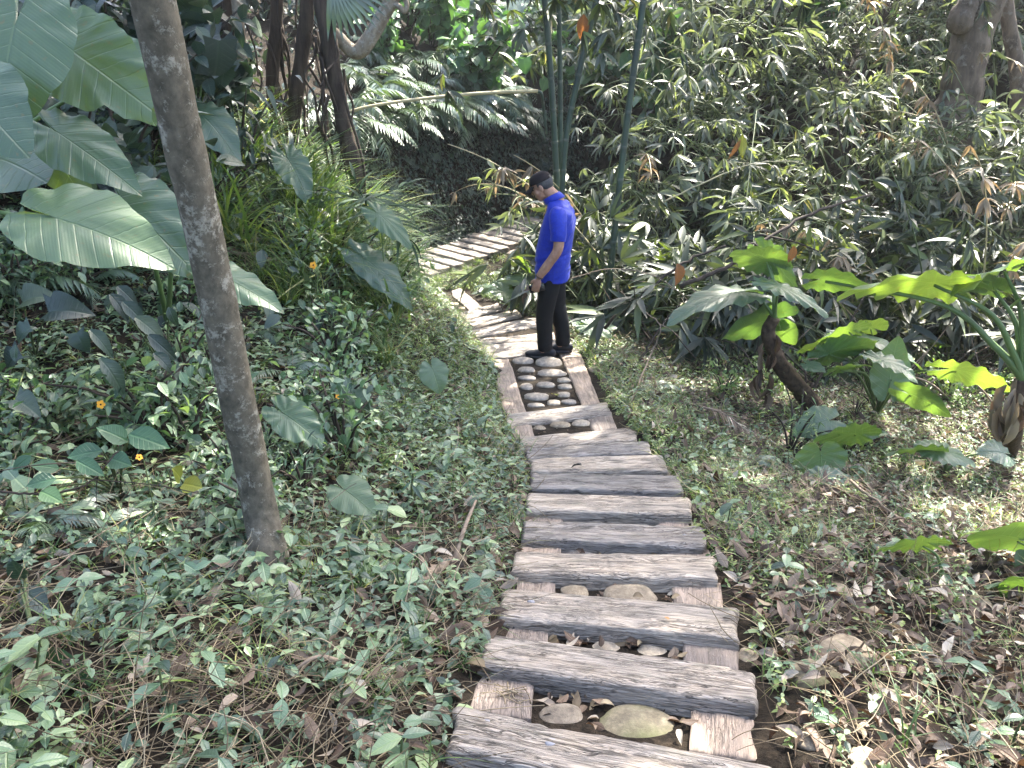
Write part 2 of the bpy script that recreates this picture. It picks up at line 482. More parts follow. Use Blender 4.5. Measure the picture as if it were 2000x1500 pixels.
def ground_mat(name):
    m, nt, out = new_mat(name); L = nt.links
    tc = N(nt, 'ShaderNodeTexCoord')
    def nz(s, d=6, r=0.6):
        n = N(nt, 'ShaderNodeTexNoise'); n.inputs['Scale'].default_value = s; n.inputs['Detail'].default_value = d; n.inputs['Roughness'].default_value = r
        L.new(tc.outputs['Object'], n.inputs['Vector']); return n.outputs['Fac']
    a, b_, c = nz(1.3), nz(14, 8, 0.7), nz(70, 4, 0.7)
    r = ramp(nt, [(0.3, (0.008, 0.0065, 0.005)), (0.5, (0.022, 0.017, 0.0125)), (0.72, (0.055, 0.043, 0.031))]); L.new(b_, r.inputs[0])
    r2 = ramp(nt, [(0.35, (0.6, 0.6, 0.55)), (0.65, (1.15, 1.1, 1.0))]); L.new(a, r2.inputs[0])
    r3 = ramp(nt, [(0.35, (0.5, 0.5, 0.5)), (0.6, (1.2, 1.2, 1.2))]); L.new(c, r3.inputs[0])
    col = mixc(nt, 1.0, mixc(nt, 1.0, r.outputs[0], r2.outputs[0], 'MULTIPLY'), r3.outputs[0], 'MULTIPLY')
    pb = N(nt, 'ShaderNodeBsdfPrincipled'); L.new(col, pb.inputs['Base Color']); pb.inputs['Roughness'].default_value = 0.95
    pb.inputs['Specular IOR Level'].default_value = 0.15
    bm = N(nt, 'ShaderNodeBump'); bm.inputs['Strength'].default_value = 1.0; bm.inputs['Distance'].default_value = 0.03
    L.new(math_n(nt, 'ADD', b_, math_n(nt, 'MULTIPLY', c, 0.4)), bm.inputs['Height']); L.new(bm.outputs[0], pb.inputs['Normal'])
    L.new(pb.outputs[0], out.inputs[0])
    return m

def stone_mat(name, a, b, moss=0.0):
    m, nt, out = new_mat(name); L = nt.links
    tc = N(nt, 'ShaderNodeTexCoord'); oi = N(nt, 'ShaderNodeObjectInfo')
    n1 = N(nt, 'ShaderNodeTexNoise'); n1.inputs['Scale'].default_value = 22; n1.inputs['Detail'].default_value = 9; n1.inputs['Roughness'].default_value = 0.78
    L.new(tc.outputs['Object'], n1.inputs['Vector'])
    r = ramp(nt, [(0.34, tuple(q * .6 for q in a)), (0.48, a), (0.66, b)]); L.new(n1.outputs['Fac'], r.inputs[0])
    rr = ramp(nt, [(0, (0.72, 0.72, 0.75)), (1, (1.15, 1.1, 1.0))]); L.new(oi.outputs['Random'], rr.inputs[0])
    col = mixc(nt, 1.0, r.outputs[0], rr.outputs[0], 'MULTIPLY')
    if moss:
        n2 = N(nt, 'ShaderNodeTexNoise'); n2.inputs['Scale'].default_value = 5; n2.inputs['Detail'].default_value = 6
        L.new(tc.outputs['Object'], n2.inputs['Vector'])
        rm = ramp(nt, [(0.42, (0, 0, 0)), (0.6, (1, 1, 1))]); L.new(n2.outputs['Fac'], rm.inputs[0])
        col = mixc(nt, math_n(nt, 'MULTIPLY', rm.outputs[0], moss), col, (0.075, 0.09, 0.025))
    pb = N(nt, 'ShaderNodeBsdfPrincipled'); L.new(col, pb.inputs['Base Color']); pb.inputs['Roughness'].default_value = 0.75
    pb.inputs['Specular IOR Level'].default_value = 0.3
    b_ = N(nt, 'ShaderNodeBump'); b_.inputs['Strength'].default_value = 0.8; b_.inputs['Distance'].default_value = 0.008
    L.new(n1.outputs['Fac'], b_.inputs['Height']); L.new(b_.outputs[0], pb.inputs['Normal'])
    L.new(pb.outputs[0], out.inputs[0])
    return m

M = {}
M['ground'] = ground_mat('soil')
M['wood'] = wood_mat('weathered_timber', (0.44, 0.40, 0.355), (0.335, 0.302, 0.266), (0.14, 0.122, 0.105))
M['board'] = wood_mat('plain_timber', (0.33, 0.275, 0.235), (0.255, 0.212, 0.18), (0.15, 0.125, 0.105), 0.45)
M['bolt'] = simple_mat('bolt_plug', (0.27, 0.27, 0.29), 0.8, 0.2, 0.35, 60)
M['stone'] = stone_mat('river_stone', (0.25, 0.22, 0.18), (0.42, 0.375, 0.31))
M['stone_tan'] = stone_mat('tan_stone', (0.20, 0.165, 0.12), (0.34, 0.29, 0.21))
M['stone_moss'] = stone_mat('mossy_stone', (0.15, 0.13, 0.09), (0.27, 0.24, 0.17), 0.7)
M['bark_lichen'] = bark_mat('lichen_bark', (0.050, 0.043, 0.030), (0.14, 0.12, 0.086), (0.32, 0.30, 0.24), 0.60, 1.35, 0.8, 0.005)
M['bark_dark'] = bark_mat('dark_bark', (0.018, 0.013, 0.010), (0.075, 0.055, 0.040), None, 0, 0.8, 0.18, 0.02)
M['bark_pale'] = bark_mat('pale_bark', (0.13, 0.10, 0.07), (0.30, 0.25, 0.18), (0.34, 0.32, 0.27), 0.4, 0.8, 0.4, 0.01)
M['bark_grey'] = bark_mat('grey_bark', (0.045, 0.032, 0.023), (0.15, 0.115, 0.082), (0.20, 0.175, 0.14), 0.15, 0.5, 0.35, 0.02)
M['twig'] = simple_mat('dry_twig', (0.26, 0.20, 0.145), 0.8, 0.2, 0.5, 30)
M['twig_dark'] = simple_mat('dark_twig', (0.06, 0.046, 0.036), 0.8, 0.2, 0.5, 30)
M['straw'] = leaf_mat('straw', [(0, (.10, .072, .045)), (.5, (.20, .15, .095)), (1, (.40, .32, .22))], 0.6, 0.3, 0.2, (1, .9, .7))
M['litter'] = leaf_mat('leaf_litter', [(0, (.030, .018, .012)), (.45, (.085, .052, .035)), (.8, (.17, .12, .088)), (1, (.42, .36, .30))], 0.55, 0.4, 0.12, (1.1, .8, .5), 'mid')
M['cover'] = leaf_mat('ground_cover_leaf', [(0, (.026, .050, .030)), (.3, (.062, .115, .066)), (.65, (.125, .195, .110)), (1, (.22, .28, .14))], 0.36, 0.95, 0.26, (1.5, 1.7, .6), 'mid', (1.5, 1.5, 1.5))
M['shrub'] = leaf_mat('shrub_leaf', [(0, (.035, .080, .045)), (.6, (.055, .115, .055)), (1, (.085, .15, .06))], 0.38, 0.45, 0.25, (1.5, 1.7, .6), 'mid', (1.4, 1.4, 1.4))
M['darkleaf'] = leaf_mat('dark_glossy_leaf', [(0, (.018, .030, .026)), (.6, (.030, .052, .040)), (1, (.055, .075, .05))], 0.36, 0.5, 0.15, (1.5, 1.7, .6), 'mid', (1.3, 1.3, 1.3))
M['grass'] = leaf_mat('grass_blade', [(0, (.045, .080, .028)), (.55, (.090, .145, .052)), (.82, (.16, .21, .075)), (1, (.30, .27, .13))], 0.40, 0.45, 0.4, (1.6, 1.7, .5))
M['fern'] = leaf_mat('fern_frond', [(0, (.045, .075, .050)), (.6, (.065, .10, .066)), (1, (.085, .13, .07))], 0.36, 1.0, 0.16, (1.6, 1.7, .5))
M['bamboo'] = leaf_mat('shade_tint_bamboo_leaf', [(0, (.018, .027, .020)), (.40, (.034, .046, .032)), (.80, (.056, .068, .050)), (.92, (.11, .145, .045)), (.97, (.15, .125, .085)), (1, (.24, .21, .17))], 0.46, 0.42, 0.22, (1.6, 1.7, .5))  # the thicket's own shade is put into these darkened leaf colours
M['bamboo_lit_tint'] = leaf_mat('lit_tint_bamboo_leaf', [(0, (.050, .062, .045)), (.5, (.090, .105, .072)), (.85, (.145, .165, .095)), (1, (.21, .23, .10))], 0.38, 0.8, 0.36, (1.5, 1.6, .8))  # sunlight through the upper leaves is put into these brighter colours
M['ear'] = leaf_mat('elephant_ear_leaf', [(0, (.045, .085, .058)), (.6, (.068, .115, .070)), (1, (.10, .15, .07))], 0.40, 0.8, 0.36, (2.3, 2.25, .45), 'big', (1.25, 1.3, 1.1), 0.008, 0.55, (.14, .11, .045))
M['petiole'] = simple_mat('petiole', (.10, .17, .05), 0.45, 0.5, 0.4, 6)
M['earstem'] = simple_mat('elephant_ear_stem', (.085, .058, .038), 0.85, 0.2, 0.75, 25, 0.02)
M['culm'] = simple_mat('bamboo_culm', (.035, .065, .042), 0.42, 0.5, 0.5, 5, 0, (.018, .030, .024))
M['culm_dry'] = simple_mat('dry_bamboo', (.42, .36, .20), 0.5, 0.4, 0.4, 8)
M['stem'] = simple_mat('green_stem', (.09, .12, .045), 0.6, 0.3, 0.4, 15)
M['palm'] = leaf_mat('palm_leaf', [(0, (.015, .035, .018)), (.6, (.028, .058, .028)), (1, (.05, .09, .035))], 0.5, 0.18, 0.2, (1.6, 1.7, .5), 'mid')
M['orange'] = leaf_mat('orange_petal', [(0, (.75, .30, .02)), (1, (.85, .42, .05))], 0.5, 0.3, 0.35, (1.1, 1.0, .6))
M['black'] = simple_mat('dark_centre', (.02, .008, .006), 0.8, 0.2)
M['brownleaf'] = leaf_mat('brown_hanging_leaf', [(0, (.16, .075, .035)), (.6, (.26, .135, .06)), (1, (.38, .22, .10))], 0.55, 0.3, 0.35, (1.3, 1.0, .5), 'mid')
M['yellowleaf'] = leaf_mat('yellow_leaf', [(0, (.14, .17, .035)), (1, (.28, .26, .06))], 0.5, 0.3, 0.4, (1.3, 1.2, .5), 'mid')
# ------------------------------------------------------------------ the land
HP = np.array([(-3, 2.05), (0.3, 1.55), (1.2, 1.37), (1.68, 1.27), (2.04, 1.16), (2.47, 1.05), (2.955, .91), (3.4, .79), (3.85, .68), (4.18, .61),
               (4.62, .51), (5.0, .445), (5.72, .335), (6.75, .225), (7.4, .15), (8.78, .05), (9.76, -.04), (10.36, -.09),
               (11.5, -.10), (12.35, -.05), (13.0, .03), (13.6, .12), (16, .5), (40, 1)])
XC = np.array([(-3, 0.0), (0, .10), (1.68, .26), (2.04, .333), (2.47, .39), (2.96, .44), (3.4, .494), (3.85, .52), (4.18, .54), (4.62, .553),
               (5, .495), (5.72, .35), (6.75, .316), (7.4, .22), (8.78, -.086), (9.76, -.47), (10.36, -.73), (11.2, -1.2), (12, -1.3), (40, -1.3)])
def hp(y): return np.interp(y, HP[:, 0], HP[:, 1])
def xc(y): return np.interp(y, XC[:, 0], XC[:, 1])
FA = np.array([-1.45, 11.4]); FB = np.array([0.55, 13.45])      # the far stretch of path
FD = unit(FB - FA); FN = np.array([-FD[1], FD[0]])

def H(x, y):
    x = np.asarray(x, float); y = np.asarray(y, float)
    base = hp(np.minimum(y, 13.6)); d = x - xc(np.minimum(y, 11.0))
    t = np.maximum(-d - 0.48, 0)
    k = 0.16 + 0.72 * sstep(3.2, 8.5, y)
    rise = k * np.minimum(t, 2.2) + (k * 0.45 + 0.15) * np.maximum(t - 2.2, 0)
    rise *= 1 - 0.6 * sstep(10.2, 11.2, y) * sstep(-3.5, -1.5, x)
    q = np.maximum(d - 0.48, 0)
    fall = -(0.03 + 0.13 * sstep(1.5, 5, y)) * np.minimum(q, 3.2) * sstep(0, .6, q)
    h = base + rise + fall
    # hillside across the gully and behind
    yr = 9.6 + np.maximum(0, 2.6 - x) * 2.2
    hill = 0.62 * np.maximum(y - yr, 0) * sstep(0.5, 2.0, x - xc(np.minimum(y, 11)))
    h = h + hill * (y > yr)
    e = (x - FA[0]) * FN[0] + (y - FA[1]) * FN[1]
    al = (x - FA[0]) * FD[0] + (y - FA[1]) * FD[1]
    ee = np.maximum(e - 0.52, 0)
    wall = np.where(ee < 1.2, 1.55 * ee, 1.86 + 0.42 * (ee - 1.2)) * sstep(-2.6, -0.4, al) * (1 - 0.5 * sstep(3.4, 5.2, al))
    h = np.where(e > 0.3, np.maximum(h, -0.06 + wall), h)
    far = np.maximum(y - 15.0, 0)
    h = h + 0.16 * far
    near = np.exp(-(d / 0.55) ** 4) * (y < 10.8) + np.exp(-(e / 0.55) ** 4) * sstep(-.3, .2, al) * sstep(3.4, 3.0, al) * (y > 10.8)
    bump = 0.16 * (fbm(x * 0.9 + 40, y * 0.9 + 11, 3, 3) - 0.5) + 0.07 * (fbm(x * 4 + 5, y * 4, 9, 3) - 0.5)
    h = h + bump * (1 - np.clip(near, 0, 1)) - (0.080 - 0.057 * sstep(4.8, 5.4, y)) * np.clip(near, 0, 1) * (y < 10.8)
    wf = np.exp(-(e / 0.85) ** 4) * sstep(-0.5, 0.2, al) * sstep(5.0, 4.2, al)
    zp = -0.045 + 0.08 * al - 0.085
    return h * (1 - wf) + zp * wf

def G(px, py, dz=0.0, ymax=40):
    """where the sight line of a pixel meets the land (raised by dz)"""
    d = ray(px, py); ts = np.linspace(0.8, ymax, 1600)
    P = CAM[None] + d[None] * ts[:, None]
    below = P[:, 2] < H(P[:, 0], P[:, 1]) + dz
    i = int(np.argmax(below)) if below.any() else len(ts) - 1
    return P[i]

def P3(x, y, dz=0.0):
    return np.array([x, y, float(H(x, y)) + dz])

def make_ground():
    xs = np.concatenate([np.linspace(-60, -9, 26)[:-1], np.linspace(-9, 10, 230), np.linspace(10, 60, 26)[1:]])
    ys = np.concatenate([np.linspace(-40, -1, 20)[:-1], np.linspace(-1, 18, 240), np.linspace(18, 90, 34)[1:]])
    X, Y = np.meshgrid(xs, ys)
    Z = H(X, Y)
    V = np.stack([X.ravel(), Y.ravel(), Z.ravel()], 1)
    nx, ny = len(xs), len(ys)
    i = np.arange(nx - 1)[None] + (np.arange(ny - 1) * nx)[:, None]
    i = i.ravel()
    F = np.stack([i, i + 1, i + 1 + nx, i + nx], 1)
    o = link('ground', mesh_np('ground', V, F), M['ground'])
    tag(o, kind='structure')
make_ground()

# ------------------------------------------------------------------ camera and light
cam = bpy.data.cameras.new('camera'); co = bpy.data.objects.new('camera', cam); COL.objects.link(co)
co.location = CAM; co.rotation_euler = (PI / 2 - PITCH, 0, 0)
cam.sensor_width = 36; cam.lens = FOC / 2000 * 36; cam.clip_start = 0.05; cam.clip_end = 500
scene.camera = co

SUN_EL, SUN_AZ = math.radians(50), math.radians(33)      # azimuth from +Y towards +X
sdir = np.array([math.sin(SUN_AZ) * math.cos(SUN_EL), math.cos(SUN_AZ) * math.cos(SUN_EL), math.sin(SUN_EL)])
sl = bpy.data.lights.new('sun', 'SUN'); sl.energy = 5.0; sl.angle = math.radians(0.55); sl.color = (1.0, 0.94, 0.84)
so = bpy.data.objects.new('sun', sl); COL.objects.link(so)
so.rotation_euler = Vector(-sdir).to_track_quat('-Z', 'Y').to_euler()
w = bpy.data.worlds.new('World'); scene.world = w; w.use_nodes = True
wn = w.node_tree; wn.nodes.clear()
sky = wn.nodes.new('ShaderNodeTexSky'); sky.sky_type = 'NISHITA'; sky.sun_disc = False
sky.sun_elevation = SUN_EL; sky.sun_rotation = SUN_AZ
sky.air_density = 1.0; sky.dust_density = 4.0; sky.ozone_density = 1.0
bg = wn.nodes.new('ShaderNodeBackground'); bg.inputs['Strength'].default_value = 0.15
wo = wn.nodes.new('ShaderNodeOutputWorld')
wn.links.new(sky.outputs[0], bg.inputs[0]); wn.links.new(bg.outputs[0], wo.inputs[0])
vs = scene.view_settings
vs.view_transform = 'Standard'; vs.look = 'None'; vs.exposure = 2.7; vs.gamma = 1.0
scene.cycles.max_bounces = 6; scene.cycles.diffuse_bounces = 2; scene.cycles.glossy_bounces = 2; scene.cycles.transparent_max_bounces = 8; scene.cycles.transmission_bounces = 4
scene.cycles.use_denoising = True
# ------------------------------------------------------------------ the timber path
def onpath(px, py, dz):
    d = ray(px, py); ts = np.linspace(1.0, 20, 6000)
    P = CAM[None] + d[None] * ts[:, None]
    below = P[:, 2] < hp(P[:, 1]) + dz
    i = int(np.argmax(below))
    a = P[i - 1][2] - hp(P[i - 1][1]) - dz; b = P[i][2] - hp(P[i][1]) - dz
    return P[i - 1] + (P[i] - P[i - 1]) * (a / (a - b + 1e-9))

def board_mesh(name, TL, TR, BR, BL, thick, seed, rough=1.0, nx=70, ny=13, axis='u'):
    """timber with a worn top: corners of the top face in 3-D; grain along TL->TR ('u') or TL->BL ('v')"""
    TL, TR, BR, BL = [np.asarray(p, float) for p in (TL, TR, BR, BL)]
    if axis == 'v': TL, TR, BR, BL = BL, TL, TR, BR
    n = unit(np.cross(TR - TL, TL - BL)); 
    if n[2] < 0: n = -n
    rs = RS(seed)
    ln = np.linalg.norm(TR - TL); wd = np.linalg.norm(BL - TL)
    u = np.linspace(0, 1, nx); v = np.linspace(0, 1, ny)
    v = 0.5 + 0.5 * np.sign(v - .5) * np.abs(2 * v - 1) ** 0.8
    U, Vv = np.meshgrid(u, v)
    so_ = seed * 7.3
    # ragged edges
    ed = 0.010 * rough
    top_e = ed * (fbm(U * ln * 7 + so_, U * 0 + 1, seed, 3) - .5) * 2
    bot_e = ed * (fbm(U * ln * 7 + so_, U * 0 + 31, seed + 5, 3) - .5) * 2
    le = 1.3 * ed * (fbm(Vv * wd * 25 + so_, U * 0 + 3, seed + 9, 2) - .5) * 2
    re = 1.3 * ed * (fbm(Vv * wd * 25 + so_, U * 0 + 63, seed + 11, 2) - .5) * 2
    Uw = U * ln + (1 - U) * le + U * re
    Vw = Vv * wd + (1 - Vv) * top_e + Vv * bot_e
    fu = Uw / ln; fv = Vw / wd
    P = (TL * ((1 - fu) * (1 - fv))[..., None] + TR * (fu * (1 - fv))[..., None] + BR * (fu * fv)[..., None] + BL * ((1 - fu) * fv)[..., None])
    warp = fbm(Uw * 3 + so_, Vw * 6, seed, 3) * 0.9
    g = fbm(Uw * 2.2 + so_, Vw * 46 + warp * 5, seed + 3, 3)
    g2 = np.clip((0.44 - g) * 6, 0, 1)
    z = -0.013 * rough * g2 + 0.007 * rough * (fbm(Uw * 6 + so_, Vw * 12, seed + 4, 2) - .5)
    edge = np.minimum.reduce([U * ln, (1 - U) * ln, Vv * wd, (1 - Vv) * wd])
    z = z - 0.012 * rough * np.clip(1 - edge / 0.014, 0, 1) ** 2
    P = P + n * z[..., None]
    V = P.reshape(-1, 3)
    L = np.stack([Uw.ravel() + seed * 3.17, Vw.ravel() + seed * 1.31, np.full(U.size, seed * 0.37)], 1)
    idx = np.arange(nx * ny).reshape(ny, nx)
    i = idx[:-1, :-1].ravel(); F = [np.stack([i, i + nx, i + nx + 1, i + 1], 1)]
    ring = np.concatenate([idx[0, :], idx[1:, -1], idx[-1, -2::-1], idx[-2:0:-1, 0]])
    m = len(ring); Vs = [V]; Ls = [L]; prev = ring; base = len(V)
    for q in (0.25, 0.6, 1.0):
        jit = 0.006 * rough * (fbm(np.arange(m) * .35, np.full(m, q * 9), seed + 20, 2) - .6)
        c = V[ring].mean(0)
        out = V[ring] - c; out = out - n * (out @ n)[:, None]; out /= np.linalg.norm(out, axis=1)[:, None]
        W = V[ring] - n * (thick * q) + out * jit[:, None]
        Vs.append(W)
        l = L[ring].copy(); l[:, 1] += thick * q; Ls.append(l)
        cur = np.arange(base, base + m); base += m
        F.append(np.stack([prev, np.roll(prev, -1), np.roll(cur, -1), cur], 1))
        prev = cur
    V2 = np.vstack(Vs); L2 = np.vstack(Ls); F = np.vstack(F)
    # orientation
    t = F[0]; nn = np.cross(V2[t[1]] - V2[t[0]], V2[t[2]] - V2[t[0]])
    if nn @ n < 0: F = F[:, ::-1]
    # bottom cap as a fan of quads is not needed: it lies in the earth
    return mesh_np(name, V2, F, {'rnd': np.full(len(V2), rs.rand()), 'luv': L2})

SLEEP = []   # (object, corners, normal)
def sleeper(label, pix, seed, thick=0.075, dz=0.0, rough=1.0, bolts=(), nx=90, ny=15):
    C4 = [onpath(px, py, dz) for px, py in pix]
    return sleeper3(label, C4, seed, thick, rough, bolts, nx, ny)

def sleeper3(label, C4, seed, thick=0.075, rough=1.0, bolts=(), nx=90, ny=15):
    o = link('timber_sleeper', board_mesh('timber_sleeper', *C4, thick, seed, rough, nx, ny), M['wood'])
    tag(o, label, 'sleeper', 'weathered sleepers laid across the path')
    TL, TR, BR, BL = C4
    n = unit(np.cross(TR - TL, TL - BL)); n = n if n[2] > 0 else -n
    for k, (bu, bv, r) in enumerate(bolts):
        c = (TL * (1 - bu) + TR * bu) * (1 - bv) + (BL * (1 - bu) + BR * bu) * bv
        rs = RS(seed * 10 + k); m = MB(); na = 11
        a = np.linspace(0, 2 * PI, na, endpoint=False)
        e1 = unit(TR - TL); e2 = np.cross(n, e1)
        rr = r * (0.8 + 0.4 * rs.rand(na))
        ring = c + np.outer(np.cos(a) * rr, e1) + np.outer(np.sin(a) * rr, e2)
        V = np.vstack([ring - n * 0.0035, ring - n * 0.03, (c - n * 0.0028)[None]])
        F = [(2 * na, j, (j + 1) % na) for j in range(na)] + [(j, na + j, na + (j + 1) % na) for j in range(na)] + [(j, na + (j + 1) % na, (j + 1) % na) for j in range(na)]
        m.add(V, np.array(F), rs.rand())
        m.build('bolt_plug', M['bolt'], o, smooth=False)
    SLEEP.append((o, C4, n))
    return o

def side_board(label, pix, seed, dz=-0.050, thick=0.06, axis='v', rough=0.45, nx=30, ny=12):
    C4 = [onpath(px, py, dz) for px, py in pix]
    o = link('side_board', board_mesh('side_board', *C4, thick, seed, rough, nx, ny, axis), M['board'])
    return tag(o, label, 'board', 'plain boards along the edges of the path')

# sleepers from the camera towards the man, corners TL TR BR BL of the top face
sleeper('thick grooved sleeper with three bolt plugs, first step at the very bottom of the stair',
        [(891, 1372), (1512, 1497), (1530, 1592), (873, 1457)], 1, .064, bolts=[(.11, .30, .017), (.33, .42, .017), (.69, .55, .016)], nx=130, ny=19)
sleeper('thick slanted sleeper with four grey bolt plugs, second step from the bottom', [(949, 1235), (1473, 1305), (1476, 1374), (934, 1293)], 2, .064,
        bolts=[(.10, .48, .015), (.32, .42, .016), (.66, .55, .012), (.88, .52, .015)], nx=120, ny=19)
sleeper('weathered sleeper with a dark knot and small orange mark, third step from the bottom', [(984, 1147), (1439, 1186), (1441, 1242), (975, 1200)], 3, .064,
        bolts=[(.13, .4, .013), (.9, .6, .014)], nx=110, ny=17)
sleeper('weathered sleeper above two pale boulders, fourth step from the bottom', [(1008, 1073), (1395, 1084), (1400, 1126), (999, 1113)], 4, .062,
        bolts=[(.15, .5, .012), (.66, .45, .012), (.89, .5, .012)])
sleeper('weathered sleeper with a round nut near its end, fifth step from the bottom', [(1023, 1014), (1376, 1027), (1378, 1063), (1021, 1048)], 5, .062, bolts=[(.89, .5, .009)])
sleeper('weathered sleeper over a long dark gap, sixth step from the bottom', [(1031, 960), (1350, 971), (1351, 1003), (1028, 993)], 6, .062, bolts=[(.33, .4, .010)])
sleeper('weathered sleeper just in front of the one with a black dead leaf', [(1037, 923.5), (1330, 927), (1333, 957), (1037, 950.5)], 7, .062)
sleeper('weathered sleeper that carries a black dead leaf', [(1035, 895), (1294, 886), (1304, 915.5), (1035, 919.5)], 8, .062)
sleeper('short lower sleeper butted against the skewed top step', [(1025, 876.5), (1267, 857.6), (1273, 882), (1032, 893.5)], 9, .062)
sleeper('skewed sleeper at the top edge of the stair below the three stones', [(1011, 853), (1243, 833), (1243, 855.5), (1014, 875)], 10, .062)
sleeper('cross sleeper closing the cobble panel on the near side', [(990, 808), (1186, 784), (1197, 808.5), (990, 830)], 11, .07, 0.004)
sleeper('pale sleeper under the shoes of the man', [(935, 671), (1131, 661.5), (1137, 683), (949, 699)], 12, .07, 0.004)
sleeper('pale sleeper just behind the shoes of the man', [(932, 660.5), (1122, 645), (1129, 659.5), (935, 669.5)], 13, .07, 0.004)
sleeper('pale slanting sleeper behind the man, first one past the bend', [(907, 645), (1058, 616), (1070, 631), (924, 659)], 14, .07, 0.004)
sleeper('pale slanting sleeper past the bend with a stepped end', [(893, 630), (1007, 602), (1021, 615), (904, 642.5)], 15, .07, 0.004)
sleeper('pale slanting sleeper last before the lengthwise board at the bend', [(886, 613), (972, 590.5), (981, 604), (891, 629)], 16, .07, 0.004)
o = sleeper('short pale end board beside the grass at the bend', [(882, 567), (898.5, 561), (909, 570), (884.5, 579)], 17, .06, 0.0, .7, nx=40, ny=9)
o = sleeper('pale board laid lengthwise at the bend beside two stones', [(886, 579), (909, 570), (941, 597), (917, 605)], 18, .06, 0.0, .7, nx=40, ny=9)

side_board('smooth brown board by the two boulders, on the grassy straw side of the lowest gap', [(928, 1300), (1046, 1312), (1038, 1400), (915, 1388)], 31)
side_board('smooth brown board by the mossy boulder in the lowest gap', [(1350, 1364), (1475, 1378), (1481, 1482), (1347, 1462)], 32)
side_board('grey board showing below the lowest sleeper on the straw side', [(862, 1470), (1003, 1485), (985, 1610), (835, 1590)], 48)
side_board('smooth board with a dark curled leaf lying on it', [(977, 1200), (1071, 1206), (1070, 1254), (958, 1246)], 33)
side_board('smooth board beside the leafy sprig, in the second gap', [(1335, 1236), (1441, 1243), (1444, 1305), (1335, 1292)], 34)
side_board('smooth board in the third gap by the smaller pale boulder', [(999, 1114), (1086, 1117), (1085, 1160), (985, 1156)], 35)
side_board('smooth board in the third gap with a pale curled leaf at its edge', [(1312, 1128), (1409, 1137), (1413, 1187), (1316, 1177)], 36)
side_board('smooth board in the fourth gap on the straw side', [(1021, 1047), (1097, 1047), (1096, 1080), (1012, 1080)], 37)
side_board('narrow smooth board in the fourth gap on the stony side', [(1300, 1060), (1385, 1062), (1393, 1092), (1303, 1090)], 38)
side_board('smooth board in the fifth gap on the straw side', [(1025, 993), (1099, 993), (1098, 1020), (1022, 1020)], 39)
side_board('smooth board in the fifth gap on the stony side', [(1283, 1001), (1354, 1004), (1362, 1034), (1287, 1032)], 40)
side_board('thin strip of board showing in the sixth gap on the stony side', [(1266, 952), (1333, 953), (1341, 976), (1269, 976)], 41)
side_board('thin strip of board showing in the sixth gap on the straw side', [(1036, 948), (1100, 949), (1098, 966), (1031, 966)], 42)
side_board('thin strip of board below the black leaf sleeper', [(1244, 909), (1305, 909), (1318, 930), (1250, 930)], 43)
side_board('long pale edge board of the cobble panel beside the leafy bank', [(951, 702), (994, 698), (1028, 806), (988, 808)], 44, -0.004, .06, 'v', .7, 60, 12)
side_board('long pale edge board of the cobble panel on the gully side', [(1092, 686), (1133, 684), (1172, 786), (1137, 791)], 45, -0.004, .06, 'v', .7, 60, 12)
side_board('short edge board by the three stones on the leafy bank side', [(992, 832), (1039, 828), (1046, 853), (1006, 856)], 46, -0.006, .06, 'v', .6)
side_board('short edge board by the three stones on the gully side', [(1148, 815), (1197, 809), (1207, 838), (1158, 842)], 47, -0.006, .06, 'v', .6)

# the far stretch, climbing away behind the man
FNAMES = ['first and lowest', 'second', 'third', 'fourth', 'fifth', 'sixth', 'seventh', 'eighth', 'ninth', 'tenth', 'eleventh', 'twelfth', 'thirteenth']
pv = np.array([0.53, -0.85]); pv = np.array([-FN[0], -FN[1]])     # across the path, towards the viewer
for k in range(13):
    rs = RS(500 + k)
    c = FA + FD * (0.05 + 0.232 * k) + pv * rs.uniform(-.04, .04)
    ww = 0.205 + rs.uniform(-.008, .008); ll = 0.47 + rs.uniform(-.03, .03)
    a = pv @ Matrix.Rotation(rs.uniform(-.03, .03), 2) if False else pv
    z = -0.045 + 0.0185 * k + rs.uniform(-.004, .004)
    q = [c - pv * ll + FD * ww / 2, c + pv * ll + FD * ww / 2, c + pv * ll - FD * ww / 2, c - pv * ll - FD * ww / 2]
    C4 = [np.array([p[0], p[1], z]) for p in q]
    sleeper3(f'{FNAMES[k]} grey sleeper of the distant climbing path stretch behind the grass', C4, 60 + k, .07, .8, (), 40, 9)
for k in range(2):
    c = FA + pv * 0.43 + FD * (0.8 + 1.1 * k)
    C4 = [np.array([*(c + FD * .75 - pv * .07), .0 + .03 + .08 * k - .06]), np.array([*(c + FD * .75 + pv * .13), .03 + .08 * k - .06]),
          np.array([*(c - FD * .45 + pv * .13), -.04 + .08 * k - .06]), np.array([*(c - FD * .45 - pv * .07), -.04 + .08 * k - .06])]
    o = link('side_board', board_mesh('side_board', *C4, .09, 90 + k, .5, 40, 8, 'v'), M['board'])
    tag(o, ['lower', 'upper'][k] + ' edge board of the distant path stretch', 'board', 'plain boards along the edges of the path')

